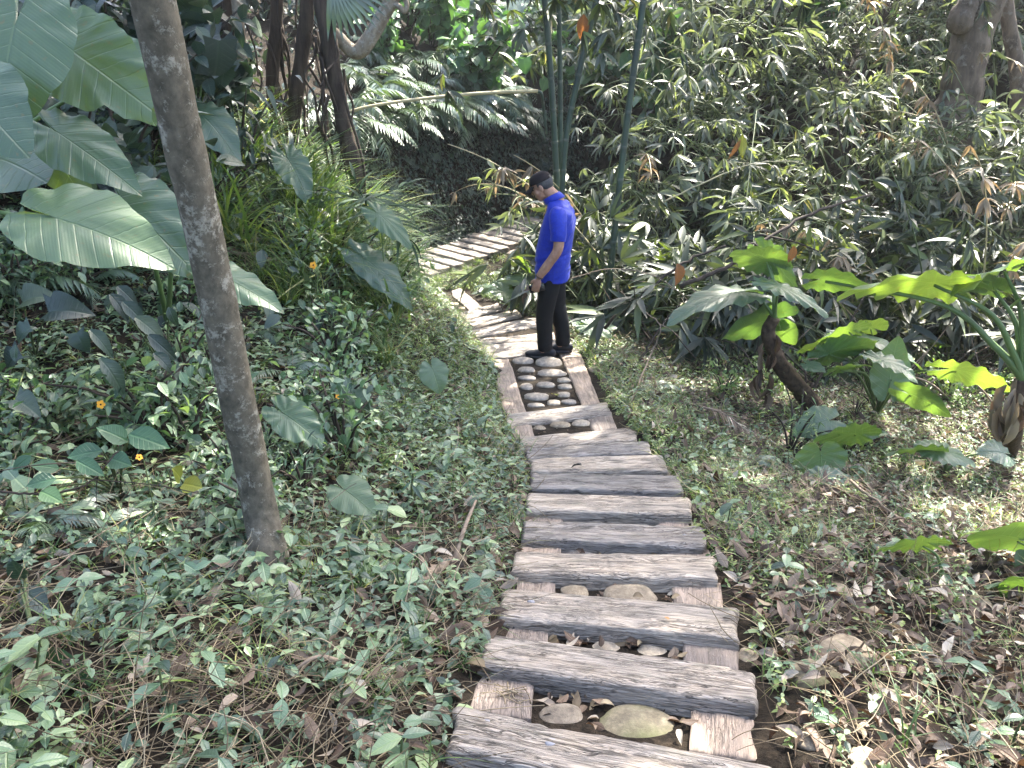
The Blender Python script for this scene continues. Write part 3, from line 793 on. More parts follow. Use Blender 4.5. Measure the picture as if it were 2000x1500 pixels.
# ------------------------------------------------------------------ stones
def stone_mesh(name, seed, a, b, c, n=26, rough=0.06):
    nu, nv = n, n // 2
    th = np.linspace(0, 2 * PI, nu, endpoint=False); ph = np.linspace(-PI / 2, PI / 2, nv + 1)[1:-1]
    V = []
    T, Pp = np.meshgrid(th, ph)
    x = np.cos(Pp) * np.cos(T); y = np.cos(Pp) * np.sin(T); z = np.sin(Pp)
    e = 0.85
    f = 1 + rough * 4 * (fbm(x * 1.1 + 5 + seed * 3.1, y * 1.1 + z * 1.7 + 9, seed, 3) - .5)
    x, y, z = [np.sign(q) * np.abs(q) ** e * f for q in (x, y, z)]
    V = np.stack([x.ravel() * a, y.ravel() * b, z.ravel() * c], 1)
    m = len(ph); F = []
    for i in range(m - 1):
        for j in range(nu):
            k = (j + 1) % nu
            F += [(i * nu + j, i * nu + k, (i + 1) * nu + k), (i * nu + j, (i + 1) * nu + k, (i + 1) * nu + j)]
    V = np.vstack([V, (0, 0, -c), (0, 0, c)]); q = m * nu
    for j in range(nu):
        k = (j + 1) % nu
        F += [(q, k, j), (q + 1, (m - 1) * nu + j, (m - 1) * nu + k)]
    return mesh_np(name, V, np.array(F))

def stone(label, px, py, wpx, hpx, mat, dz, seed, name='river_stone', flat=0.55, group=None, rz=0.0, ground=False):
    """stone whose visible outline is about wpx x hpx photo pixels around (px, py)"""
    p = onpath(px, py, dz) if not ground else G(px, py, dz)
    zc = (p - CAM) @ np.array([0, cp, -sp])
    a = wpx / 2 / FOC * zc
    dep = math.asin(min(1, (CAM[2] - p[2]) / np.linalg.norm(p - CAM)))
    hh = hpx / 2 / FOC * zc
    # visible half height ~ sqrt((b sin)^2 + (c cos)^2)
    b = hh / math.sqrt(math.sin(dep) ** 2 + (flat * math.cos(dep)) ** 2); b = min(b, a * 1.15)
    c = b * flat
    if name == 'boulder':
        b = a * .8; c = a * .34; p = p - np.array([0, 0, c * .55])
    o = link(name, stone_mesh(name, seed, a, b, c, rough=.14 if name == 'rock' else .08), M[mat])
    o.location = Vector((p[0], p[1], p[2] - c * (0.15 if name == 'rock' else 0.32))); o.rotation_euler = (0, 0, rz)
    return tag(o, label, 'stone', group)

# panel of cobbles in front of the man: px from the 420x320 crop at (900,640), 4.688 px per px
def zc_(x, y): return 900 + x / 4.688, 640 + y / 4.688
panel = [(567, 305, 200, 95, 'pale oval cobble in the corner of the panel beside the bank board'),
         (805, 320, 240, 130, 'large grey cobble right below the heel of the man'),
         (600, 385, 165, 68, 'flat oval cobble in the second row of the panel'),
         (830, 415, 270, 95, 'long dark grey cobble in the second row of the panel'),
         (605, 460, 170, 65, 'grey oval cobble in the third row beside the bank board'),
         (940, 478, 125, 62, 'small pale cobble in the third row beside the gully board'),
         (605, 540, 125, 92, 'round grey cobble in the fourth row beside the bank board'),
         (775, 522, 170, 75, 'brown grey cobble in the middle of the fourth row'),
         (955, 540, 140, 72, 'pale cobble in the fourth row beside the gully board'),
         (690, 632, 235, 100, 'big oval grey cobble beside the yellow green leaf'),
         (945, 612, 120, 70, 'rounded cobble beyond the yellow green leaf'),
         (690, 708, 155, 50, 'low flat cobble at the near end of the panel beside the bank board'),
         (850, 685, 130, 72, 'rounded cobble at the near end in the middle of the panel'),
         (990, 678, 140, 60, 'rounded dark cobble at the near end beside the gully board')]
for k, (x, y, ww, hh, lb) in enumerate(panel):
    stone(lb, *zc_(x, y), ww / 4.688, hh / 4.688, 'stone', -0.012, 100 + k, group='cobbles set in the path')
stone('small tan stone in the corner of the three stone gap', *zc_(722, 920), 24, 13, 'stone_tan', -0.02, 130, group='cobbles set in the path')
stone('tan stone in the middle of the three stone gap', *zc_(915, 893), 40, 19, 'stone_tan', -0.02, 131, group='cobbles set in the path')
stone('grey stone next to the gully board in the three stone gap', *zc_(1100, 880), 36, 20, 'stone', -0.02, 132, group='cobbles set in the path')
stone('small stone beside the lengthwise board at the bend', 888, 595, 20, 10, 'stone_tan', -0.03, 133, group='cobbles set in the path')
stone('flat stone touching the slanting sleeper at the bend', 901, 603, 22, 10, 'stone_tan', -0.03, 134, group='cobbles set in the path')
# boulders in the gaps of the stair
stone('big round mossy boulder in the lowest gap of the stair', 1245, 1412, 155, 76, 'stone_moss', -0.065, 140, 'boulder', .4)
stone('tan boulder beside the mossy one in the lowest gap', 1097, 1393, 88, 54, 'stone_tan', -0.065, 141, 'boulder', .4)
stone('grey tan boulder on the bank side of the second gap', 1183, 1264, 62, 44, 'stone', -0.075, 142, 'boulder', .4)
stone('grey boulder in the middle of the second gap', 1276, 1272, 70, 40, 'stone', -0.075, 143, 'boulder', .4)
stone('small rounded boulder in the third gap beside the board', 1122, 1152, 56, 28, 'stone_tan', -0.06, 144, 'boulder', .4)
stone('large pale boulder with a dry leaf on it in the third gap', 1232, 1160, 112, 46, 'stone_tan', -0.055, 145, 'boulder', .4)
stone('pale boulder showing under the fourth gap', 1135, 1074, 64, 22, 'stone', -0.06, 146, 'boulder', .4)
stone('low boulder in the middle of the fourth gap', 1210, 1077, 60, 18, 'stone', -0.07, 147, 'boulder', .4)
# stones on the slope beside the stair
for k, (px, py, ww, hh, mt, lb) in enumerate([
        (1464, 1285, 42, 52, 'stone_tan', 'tan stone against the end of the third sleeper'),
        (1587, 1325, 92, 66, 'stone_moss', 'round moss covered boulder on the slope beside the stair'),
        (1650, 1280, 95, 74, 'stone_tan', 'tall tan rock behind the moss covered boulder'),
        (1728, 1368, 80, 48, 'stone_moss', 'low olive stone beside the moss covered boulder'),
        (1548, 1252, 34, 26, 'stone_tan', 'small pale stone uphill of the moss covered boulder'),
        (1640, 1160, 58, 38, 'stone_tan', 'tan rock half buried among dry leaves'),
        (1615, 1085, 46, 40, 'stone_tan', 'tan rock between the weeds uphill'),
        (1694, 1190, 50, 28, 'stone_tan', 'flat tan rock next to the half buried rock'),
        (1700, 1488, 72, 42, 'stone_tan', 'bald tan boulder at the foot of the slope'),
        (1587, 1452, 58, 40, 'stone_tan', 'tan stone with a white dead leaf on it'),
        (1915, 1180, 40, 38, 'stone_moss', 'greenish rock beneath the small elephant ear plant'),
        (1540, 1035, 20, 12, 'stone_tan', 'tiny tan stone by the edge of the stair'),
        (1008, 970, 38, 26, 'stone_tan', 'pale tan stone against the sixth sleeper on the bank side'),
        (955, 1190, 40, 24, 'stone_moss', 'olive stone against the third sleeper on the bank side'),
        (940, 1215, 34, 22, 'stone_tan', 'reddish tan stone under straw by the third sleeper'),
        (858, 1390, 60, 34, 'stone_tan', 'tan stone in straw at the foot of the bank'),
        (1160, 722, 26, 12, 'stone_tan', 'flat tan stone beside the gully board of the panel')]):
    stone(lb, px, py, ww * 1.1, hh * 1.0, mt, 0.006, 160 + k, 'rock', .5, 'rocks on the ground beside the path', 0.3 * k, True)

# soil bed lying under the sleepers
# ------------------------------------------------------------------ the man on the path
def ell(mb, c, r, M3=None, n=20):
    th = np.linspace(0, 2 * PI, n, endpoint=False); ph = np.linspace(-PI / 2, PI / 2, n // 2 + 1)[1:-1]
    T, P_ = np.meshgrid(th, ph)
    V = np.stack([np.cos(P_) * np.cos(T), np.cos(P_) * np.sin(T), np.sin(P_)], -1).reshape(-1, 3)
    V = np.vstack([V, (0, 0, -1), (0, 0, 1)]) * np.asarray(r)
    if M3 is not None: V = V @ np.asarray(M3).T
    V = V + np.asarray(c); m = len(ph); F = []
    for i in range(m - 1):
        for j in range(n):
            k = (j + 1) % n
            F += [(i * n + j, i * n + k, (i + 1) * n + k), (i * n + j, (i + 1) * n + k, (i + 1) * n + j)]
    q = m * n
    for j in range(n):
        k = (j + 1) % n
        F += [(q, k, j), (q + 1, (m - 1) * n + j, (m - 1) * n + k)]
    mb.add(V, np.array(F))

def rings(mb, R, n=32, sq=0.9):
    """stack of horizontal super-ellipse rings (z, cx, cy, rx, ry), closed at both ends"""
    K = np.array(R, float); t = np.linspace(0, len(K) - 1, (len(K) - 1) * 4 + 1)
    K = np.stack([np.interp(t, np.arange(len(K)), K[:, c]) for c in range(5)], 1)
    a = np.linspace(0, 2 * PI, n, endpoint=False)
    ca, sa = np.cos(a), np.sin(a)
    ca = np.sign(ca) * np.abs(ca) ** sq; sa = np.sign(sa) * np.abs(sa) ** sq
    V = np.vstack([np.stack([k[1] + k[3] * ca, k[2] + k[4] * sa, np.full(n, k[0])], 1) for k in K])
    F = []; m = len(K)
    for i in range(m - 1):
        for j in range(n):
            q = (j + 1) % n
            F += [(i * n + j, i * n + q, (i + 1) * n + q), (i * n + j, (i + 1) * n + q, (i + 1) * n + j)]
    V = np.vstack([V, (K[0][1], K[0][2], K[0][0]), (K[-1][1], K[-1][2], K[-1][0])]); b = m * n
    for j in range(n):
        q = (j + 1) % n
        F += [(b, q, j), (b + 1, (m - 1) * n + j, (m - 1) * n + q)]
    mb.add(V, np.array(F))

def fuse(name, mb, voxel, smooth_it, mat, parent, wrinkle=None):
    """melt the pieces into one continuous skin"""
    o = link(name + '_raw', mb.mesh(name + '_raw'), None)
    md = o.modifiers.new('r', 'REMESH'); md.mode = 'VOXEL'; md.voxel_size = voxel; md.use_smooth_shade = True
    if smooth_it:
        sm = o.modifiers.new('s', 'SMOOTH'); sm.iterations = smooth_it; sm.factor = 0.5
    dg = bpy.context.evaluated_depsgraph_get()
    me = bpy.data.meshes.new_from_object(o.evaluated_get(dg)); me.name = name
    bpy.data.objects.remove(o)
    if wrinkle:
        n = len(me.vertices); co_ = np.zeros(n * 3, np.float32); me.vertices.foreach_get('co', co_); co_ = co_.reshape(-1, 3)
        no = np.zeros(n * 3, np.float32); me.vertices.foreach_get('normal', no); no = no.reshape(-1, 3)
        me.vertices.foreach_set('co', (co_ + no * wrinkle(co_)[:, None]).astype(np.float32).ravel()); me.update()
    me.polygons.foreach_set('use_smooth', np.ones(len(me.polygons), bool))
    me.materials.clear()
    return link(name, me, mat, parent)

def skin_mat():
    m, nt, out = new_mat('skin'); L = nt.links
    tc = N(nt, 'ShaderNodeTexCoord'); nz = N(nt, 'ShaderNodeTexNoise'); nz.inputs['Scale'].default_value = 30; nz.inputs['Detail'].default_value = 4
    L.new(tc.outputs['Object'], nz.inputs['Vector'])
    r = ramp(nt, [(0.3, (.26, .135, .085)), (0.7, (.38, .215, .145))]); L.new(nz.outputs['Fac'], r.inputs[0])
    pb = N(nt, 'ShaderNodeBsdfPrincipled'); L.new(r.outputs[0], pb.inputs['Base Color']); pb.inputs['Roughness'].default_value = 0.5
    pb.inputs['Specular IOR Level'].default_value = 0.4
    pb.inputs['Subsurface Weight'].default_value = 0.12; pb.inputs['Subsurface Radius'].default_value = (0.02, 0.008, 0.004); pb.inputs['Subsurface Scale'].default_value = 0.3
    L.new(pb.outputs[0], out.inputs[0]); return m
M['skin'] = skin_mat()
M['shirt'] = simple_mat('blue_polo', (.005, .026, .34), 0.6, 0.3, 0.25, 60, 0.0008, (.0035, .017, .24), sheen=0.1)
M['trouser'] = simple_mat('black_cloth', (.0045, .0045, .0055), 0.75, 0.25, 0.3, 40, 0.001)
M['cap'] = simple_mat('faded_black_cap', (.020, .015, .015), 0.85, 0.2, 0.3, 60, 0.0005)
M['shoe'] = simple_mat('dark_shoe', (.008, .008, .011), 0.6, 0.4, 0.4, 50, 0.001)
M['sole'] = simple_mat('shoe_sole', (.03, .03, .034), 0.8, 0.3)
M['hair'] = simple_mat('grey_hair', (.055, .055, .058), 0.6, 0.4, 0.8, 160, 0.001, (.015, .015, .016))
M['eye'] = simple_mat('eye', (.05, .04, .035), 0.2, 0.6)
M['phone'] = simple_mat('phone_glass', (.012, .013, .018), 0.15, 0.6)
M['bead'] = simple_mat('dark_beads', (.05, .03, .02), 0.35, 0.5, 0.6, 90)

def make_man():
    base = onpath(1075, 687, 0.012)
    base = np.array([base[0] + .012, 7.42, hp(7.42) + .008])
    root = empty('person', base, math.radians(180 - 13))
    tag(root, 'man in a bright blue polo shirt, black cap and black trousers looking down', 'person')
    # ---- head frame
    hc = np.array([.124, 0, 1.590]); ang = math.radians(29)
    R = np.array([[math.cos(ang), 0, math.sin(ang)], [0, 1, 0], [-math.sin(ang), 0, math.cos(ang)]])
    def hd(p): return hc + R @ np.asarray(p, float)
    b = MB()
    ell(b, hd((-.012, 0, .028)), (.098, .077, .098), R)
    ell(b, hd((.030, 0, -.030)), (.064, .061, .086), R)
    ell(b, hd((.058, 0, -.094)), (.030, .034, .026), R)
    ell(b, hd((.020, 0, -.075)), (.055, .052, .038), R)
    ell(b, hd((.098, 0, -.026)), (.019, .015, .017), R); ell(b, hd((.092, 0, -.004)), (.014, .010, .030), R)
    ell(b, hd((.083, 0, .022)), (.014, .050, .012), R)
    ell(b, hd((.087, 0, -.060)), (.010, .025, .008), R); ell(b, hd((.085, 0, -.072)), (.010, .021, .008), R)
    for s in (1, -1):
        ell(b, hd((-.004, s * .079, -.012)), (.020, .009, .033), R); ell(b, hd((.052, s * .042, -.030)), (.030, .022, .026), R)
    V, F, _ = tube_vf(spline([(-.045, 0, 1.36), (-.02, 0, 1.46), (.045, 0, 1.53), (.105, 0, 1.58)], 12), np.linspace(.068, .056, 12), 20); b.add(V, F)
    # torso and legs under the clothes
    rings(b, [(.80, .01, 0, .10, .14), (.95, .015, 0, .11, .145), (1.1, .01, 0, .11, .15), (1.28, -.012, 0, .105, .17), (1.40, -.015, 0, .08, .16), (1.45, -.01, 0, .05, .09)])
    for s, fx in ((1, .066), (-1, -.066)):
        V, F, _ = tube_vf(spline([(.01, s * .085, .88), (.02 + fx * .5, s * .095, .48), (fx, s * .096, .06)], 14), np.linspace(.085, .042, 14), 14); b.add(V, F)
    # arms
    arms = {1: [(-.060, .178, 1.392), (-.078, .226, 1.24), (-.078, .252, 1.09), (.002, .254, .955), (.078, .246, .845), (.092, .243, .815)],
            -1: [(-.050, -.178, 1.392), (-.060, -.226, 1.24), (-.050, -.245, 1.09), (.03, -.235, .96), (.10, -.215, .855), (.112, -.212, .825)]}
    for s in (1, -1):
        A = spline(arms[s], 26)
        V, F, _ = tube_vf(A, np.interp(np.linspace(0, 1, 26), [0, .35, .55, .66, .9, 1], [.055, .047, .040, .043, .028, .027]), 16); b.add(V, F)
        w = np.array(arms[s][-1]); sy = s
        # palm hangs from the wrist, its flat side towards the thigh; thumb side forward
        d = unit((.10, -.02 * sy, -.35)); xa = unit(np.array([1, 0, 0]) - d * d[0]); na = np.cross(d, xa) * 1.0
        Rp = np.stack([xa, na, d], 1)
        ell(b, w + d * .050, (.037, .016, .052), Rp); ell(b, w + d * .072, (.040, .015, .030), Rp)
        inn = np.array([0, -sy, 0.0])
        for q, (off, ln) in enumerate(((.029, .072), (.010, .079), (-.010, .074), (-.028, .058))):
            p0 = w + d * .082 + xa * off
            p1 = p0 + d * ln * .42 + inn * .004
            p2 = p1 + unit(d + inn * .55) * ln * .36
            p3 = p2 + unit(d * .6 + inn) * ln * .30
            V, F, _ = tube_vf(spline([p0 - d * .02, p0, p1, p2, p3], 14), np.interp(np.linspace(0, 1, 14), [0, .5, 1], [.0092, .0085, .0068]), 10); b.add(V, F)
        p0 = w + d * .025 + xa * .026
        p1 = p0 + unit(d + xa * .9 + inn * .4) * .034; p2 = p1 + unit(d + xa * .35 + inn * .7) * .030; p3 = p2 + unit(d + inn * .6) * .022
        V, F, _ = tube_vf(spline([p0, p1, p2, p3], 12), np.linspace(.0125, .0080, 12), 10); b.add(V, F)
    body = fuse('body', b, .0042, 3, M['skin'], root)
    # ---- shirt
    s_ = MB()
    rings(s_, [(.745, .006, 0, .150, .180), (.80, .008, 0, .156, .186), (.90, .010, 0, .162, .184), (1.00, .006, 0, .166, .182), (1.10, -.010, 0, .160, .184),
               (1.20, -.030, 0, .152, .194), (1.30, -.048, 0, .142, .200), (1.375, -.055, 0, .120, .192), (1.425, -.040, 0, .094, .150), (1.462, -.018, 0, .076, .094), (1.482, .002, 0, .066, .072)], sq=.86)
    for s in (1, -1):
        A = np.array(arms[s]); P_ = spline([A[0] + (0, -s * .03, .0), A[0] + (0, s * .012, -.03), A[1], A[1] * .45 + A[2] * .55], 14)
        V, F, _ = tube_vf(P_, np.interp(np.linspace(0, 1, 14), [0, .3, 1], [.066, .072, .066]), 22); s_.add(V, F)
    def wr(c):
        f = fbm(c[:, 0] * 5 + c[:, 1] * 3 + 3, c[:, 2] * 9 + c[:, 1] * 4 + 8, 5, 3) - .5
        g = fbm(c[:, 2] * 26 + c[:, 0] * 9, c[:, 1] * 7 + 2, 8, 2) - .5
        return .028 * f + .018 * g * sstep(1.25, .85, c[:, 2])
    fuse('polo_shirt', s_, .0065, 3, M['shirt'], root, wr)
    col = MB(); na = 32; a = np.linspace(0, 2 * PI, na, endpoint=False); Vc = []
    prof = [(.062, 1.475), (.062, 1.497), (.063, 1.511), (.068, 1.514), (.076, 1.502), (.086, 1.474), (.080, 1.468)]
    for (r, z) in prof:
        cx = .004 + (z - 1.475) * .8
        Vc.append(np.stack([cx + r * np.cos(a) * 1.02, r * 1.02 * np.sin(a), z - .040 * np.cos(a) - .004 * np.cos(2 * a)], 1))
    Fc = []
    for i in range(len(prof) - 1):
        for j in range(na):
            k = (j + 1) % na; Fc += [(i * na + j, i * na + k, (i + 1) * na + k), (i * na + j, (i + 1) * na + k, (i + 1) * na + j)]
    col.add(np.vstack(Vc), np.array(Fc)); col.build('collar', M['shirt'], root)
    # ---- trousers
    t_ = MB()
    rings(t_, [(.79, .0, 0, .128, .160), (.85, .002, 0, .134, .168), (.92, .004, 0, .132, .165), (1.0, .004, 0, .125, .155)])
    for s, fx in ((1, .066), (-1, -.066)):
        P_ = spline([(.005, s * .080, .86), (.012 + fx * .25, s * .092, .66), (.018 + fx * .6, s * .098, .46), (fx - .008, s * .098, .25), (fx - .02, s * .096, .075)], 24)
        V, F, _ = tube_vf(P_, np.interp(np.linspace(0, 1, 24), [0, .25, .5, .75, 1], [.100, .096, .082, .072, .068]), 22); t_.add(V, F)
    def wt(c):
        f = fbm(c[:, 2] * 16 + c[:, 0] * 8, c[:, 1] * 6 + 4, 15, 3) - .5
        return .018 * f * (sstep(.35, .1, c[:, 2]) + .45)
    fuse('trousers', t_, .0075, 3, M['trouser'], root, wt)
    # ---- shoes
    for s, fx, tw in ((1, .066, .0), (-1, -.066, -.10)):
        sh = MB()
        ctr = np.array([fx - .015, s * .097, 0])
        rr = [(-.075, .036, .080), (-.04, .040, .092), (.0, .041, .085), (.05, .044, .066), (.10, .048, .052), (.14, .045, .044), (.172, .034, .034)]
        for k in range(len(rr) - 1):
            for u in np.linspace(0, 1, 4)[:-1]:
                x = rr[k][0] * (1 - u) + rr[k + 1][0] * u; wd = rr[k][1] * (1 - u) + rr[k + 1][1] * u; ht = rr[k][2] * (1 - u) + rr[k + 1][2] * u
                ell(sh, ctr + (x, 0, .012 + ht * .5), (.032, wd, ht * .5 + .004), None, 14)
        shoe = fuse('shoe', sh, .006, 2, M['shoe'], root)
        sl_ = MB(); na = 36; a = np.linspace(0, 2 * PI, na, endpoint=False)
        ox = .045 + .142 * np.cos(a); oy = (.049 + .006 * np.cos(a)) * np.sin(a) * (1 - .10 * np.cos(a + .6 * s))
        ringb = np.stack([ctr[0] + ox, ctr[1] + oy, np.full(na, .0)], 1)
        Vs = np.vstack([ringb, ringb + (0, 0, .026), (ctr + (.045, 0, 0))[None], (ctr + (.045, 0, .026))[None]])
        Fs = []
        for j in range(na):
            k = (j + 1) % na
            Fs += [(j, k, na + k), (j, na + k, na + j), (2 * na, k, j), (2 * na + 1, na + j, na + k)]
        sl_.add(Vs, np.array(Fs)); sl_.build('sole', M['sole'], shoe, smooth=False)
    # ---- cap
    cp_ = MB(); n = 30; m = 9; Vd = []
    for i in range(m):
        e = i / (m - 1) * PI / 2
        aa = np.linspace(0, 2 * PI, n, endpoint=False)
        Vd.append(np.stack([-.010 + .107 * np.cos(e) ** .8 * np.cos(aa), .087 * np.cos(e) ** .8 * np.sin(aa), .036 + .088 * np.sin(e) + .006 * np.cos(aa) * (e < .3)], 1))
    Vd = np.vstack(Vd); Fd = []
    for i in range(m - 1):
        for j in range(n):
            k = (j + 1) % n; Fd += [(i * n + j, i * n + k, (i + 1) * n + k), (i * n + j, (i + 1) * n + k, (i + 1) * n + j)]
    cp_.add(hc + Vd @ R.T, np.array(Fd))
    cap = cp_.build('cap', M['cap'], root)
    md = cap.modifiers.new('t', 'SOLIDIFY'); md.thickness = .003
    br = MB(); nu, nv = 15, 6; Vb = []
    for i in range(nv):
        f = i / (nv - 1)
        th = np.linspace(-1.02, 1.02, nu)
        x = .093 * np.cos(th * .9) + f * .092 * np.cos(th * 1.0) ** .7
        y = .084 * np.sin(th) * (1 - .06 * f)
        z = .040 - .030 * f - 5.0 * y * y * (.5 + .7 * f)
        Vb.append(np.stack([x - .012, y, z], 1))
    Vb = np.vstack(Vb); Fb = []
    for i in range(nv - 1):
        for j in range(nu - 1):
            A = i * nu + j; Fb += [(A, A + 1, A + nu + 1), (A, A + nu + 1, A + nu)]
    br.add(hc + Vb @ R.T, np.array(Fb)); bo = br.build('brim', M['cap'], cap)
    md = bo.modifiers.new('t', 'SOLIDIFY'); md.thickness = .003
    bt = MB(); ell(bt, hd((-.010, 0, .126)), (.008, .008, .005), R, 10); bt.build('button', M['cap'], cap)
    # ---- hair: back and sides under the cap
    hr = MB(); n = 36; Vh = []; zz = [-.075, -.062, -.03, .0, .03, .055]
    aa = np.linspace(math.radians(72), math.radians(288), n)
    for z in zz:
        k = math.sqrt(max(0.02, 1 - ((z - .028) / .112) ** 2)); lo = 1.0 if z > -.06 else .9
        side = np.where(np.abs(np.cos(aa)) < .45, 1.0, 1.0)
        Vh.append(np.stack([-.012 + .1035 * k * lo * np.cos(aa), .0815 * k * lo * np.sin(aa) * side, np.maximum(z, -.02 - .06 * np.clip(-np.cos(aa) * 1.6, -1, 1)) + 0 * aa], 1))
    Vh = np.vstack(Vh); Fh = []
    for i in range(len(zz) - 1):
        for j in range(n - 1):
            A = i * n + j; Fh += [(A, A + 1, A + n + 1), (A, A + n + 1, A + n)]
    hr.add(hc + Vh @ R.T, np.array(Fh)); ho = hr.build('hair', M['hair'], root)
    md = ho.modifiers.new('t', 'SOLIDIFY'); md.thickness = .004; md.offset = 0
    for s in (1, -1):
        e = MB(); ell(e, hd((.078, s * .030, .000)), (.010, .013, .006), R, 12); e.build('eye', M['eye'], root)
    # ---- bracelet of dark beads on the near wrist
    br_ = MB(); A = spline(arms[1], 60); c = A[50]; d = unit(A[51] - A[49]); x_ = unit(np.cross(d, (0, 1, 0))); y_ = np.cross(d, x_)
    for k in range(18):
        q = 2 * PI * k / 18; ell(br_, c + x_ * math.cos(q) * .033 + y_ * math.sin(q) * .033, (.0065,) * 3, None, 8)
    br_.build('bracelet', M['bead'], root)
    # ---- phone in the near hand
    w = np.array(arms[1][-1]); d = unit((.10, -.02, -.35))
    c = w + d * .105 + np.array([-.008, -.026, 0])
    Mz = Matrix.Rotation(math.radians(180 - 13), 4, 'Z'); Mz.translation = Vector(base)
    pm = MB(); hx, hy, hz = .072, .0045, .037
    pts = []
    for sx_, sz_ in ((1, 1), (-1, 1), (-1, -1), (1, -1)):
        for q in range(5):
            an = math.atan2(sz_, sx_) - PI / 4 + q * PI / 8
            pts.append((sx_ * (hx - .008) + .008 * math.cos(an), sz_ * (hz - .008) + .008 * math.sin(an)))
    na = len(pts); Vp = [(x, -hy, z) for x, z in pts] + [(x, hy, z) for x, z in pts] + [(0, -hy, 0), (0, hy, 0)]
    Fp = []
    for j in range(na):
        k = (j + 1) % na; Fp += [(j, k, na + k), (j, na + k, na + j), (2 * na, k, j), (2 * na + 1, na + j, na + k)]
    Rt = np.array(Matrix.Rotation(math.radians(18), 3, 'Y'))
    pm.add(np.array(Vp) @ Rt.T, np.array(Fp))
    ph = pm.build('phone', M['phone'], None, smooth=False)
    ph.matrix_world = Mz @ Matrix.Translation(Vector(c))
    tag(ph, 'black phone held in the hand of the man in blue', 'phone')
make_man()
# ------------------------------------------------------------------ trees
def crown_mb(seed, centre, rad, nleaf, nclump, size, tpl):
    rs = RS(seed); m = MB()
    cc = rs.normal(size=(nclump, 3)); cc /= np.linalg.norm(cc, axis=1)[:, None]
    cc = np.asarray(centre) + cc * np.asarray(rad) * (rs.rand(nclump, 1) ** .45)
    ci = rs.randint(0, nclump, nleaf)
    p = cc[ci] + rs.normal(size=(nleaf, 3)) * np.array([.34, .34, .22]) * (np.mean(rad) * .38)
    m.batch(tpl, p, rotm(rs.rand(nleaf) * 2 * PI, rs.normal(-.5, .45, nleaf), rs.normal(0, .5, nleaf)), size * rs.uniform(.7, 1.3, nleaf), rs.rand(nleaf))
    return m, cc

def limbs(mb, frm, targets, r0, seed):
    rs = RS(seed)
    for t in targets:
        t = np.asarray(t); mid = (np.asarray(frm) + t) / 2 + rs.normal(size=3) * .12 * np.linalg.norm(t - frm)
        add_tube(mb, spline([frm, mid, t], 9), np.linspace(r0, r0 * .25, 9), 6)

def mid_leaning_tree():
    base = G(530, 1116, -.03)
    root = empty('tree', base); tag(root, 'slim leaning tree trunk blotched with pale lichen, standing alone on the leafy bank', 'tree')
    pts = [base + (0.0, 0, -.1), G(530, 1116, 0), at_y(505, 980, 2.66), at_y(457, 745, 2.63), at_y(408, 500, 2.60), at_y(352, 250, 2.54), at_y(298, 0, 2.47)]
    top = pts[-1] + 3.2 * (pts[-1] - pts[-2]) / np.linalg.norm(pts[-1] - pts[-2])
    P_ = spline(np.array(pts + [top]) - base, 70)
    hgt = P_[:, 2]
    r = np.interp(hgt, [-.1, 0, .05, .14, .5, 2.5, 5], [.115, .088, .074, .064, .0600, .0585, .05])
    r = r * (1 + .035 * np.exp(-(((hgt * 2.1 + .3) % 1 - .5) / .07) ** 2))
    m = MB(); V, F, L = tube_vf(P_, r, 40, .05, 5); m.add(V, F, .5, L)
    m.build('trunk', M['bark_lichen'], root)
    c, cc = crown_mb(21, top - base + (-.1, .5, .9), (1.6, 1.6, .7), 1500, 26, .19, LANCE_L)  # crown above the view, added for its shadow on the bank
    b = MB(); limbs(b, top - base - (0, 0, .15), cc[:16], .035, 3); b.build('limb', M['bark_lichen'], root)
    c.build('unseen_crown', M['darkleaf'], root)
mid_leaning_tree()

def liana_tree(label, pts, wid, mat, seed, roots=8, unseen_crown=True, name='tree', cr=1.6, leaf=.11):
    W = [at_y(*p) for p in pts]
    base = G(pts[0][0], pts[0][1], 0) if len(pts[0]) < 3 else W[0]
    base = np.array([W[0][0], W[0][1], float(H(W[0][0], W[0][1]))])
    root = empty(name, base); tag(root, label, 'tree')
    dirn = unit(W[-1] - W[-2]); top = W[-1] + dirn * 1.6 + (0, 0, .4)
    P_ = spline(np.array([base - (0, 0, .15)] + W + [top]) - base, 48)
    zc = (W[0] - CAM) @ np.array([0, cp, -sp]); r0 = wid / 2 / FOC * zc
    m = MB(); V, F, L = tube_vf(P_, np.interp(np.linspace(0, 1, 48), [0, .06, .15, 1], [1.5 * r0, 1.25 * r0, r0, .85 * r0]), 22, .18, seed); m.add(V, F, .5, L)
    m.build('trunk', M[mat], root)
    rs = RS(seed)
    for k in range(roots):
        f = rs.uniform(.35, .95); i = int(f * 47); a = rs.rand() * 6.28
        p = P_[i] + np.array([math.cos(a), math.sin(a), 0]) * r0 * 1.3; ln = min(rs.uniform(.4, 2.2), max(.2, p[2] + .05))
        q = [p]; 
        for s in range(6): q.append(q[-1] + np.array([rs.normal(0, .05), rs.normal(0, .05), -ln / 6]))
        b = MB(); add_tube(b, spline(q, 20), np.linspace(.012, .006, 20) * rs.uniform(.6, 1.6), 5); b.build('aerial_root', M['bark_dark'], root)
    if unseen_crown:
        c, cc = crown_mb(seed + 3, top - base + (0, -.2, 1.2), (cr * 1.3, cr * 1.2, .7), 800, 18, leaf * 1.6, HEART); c.build('unseen_crown', M['darkleaf'], root)
    return root

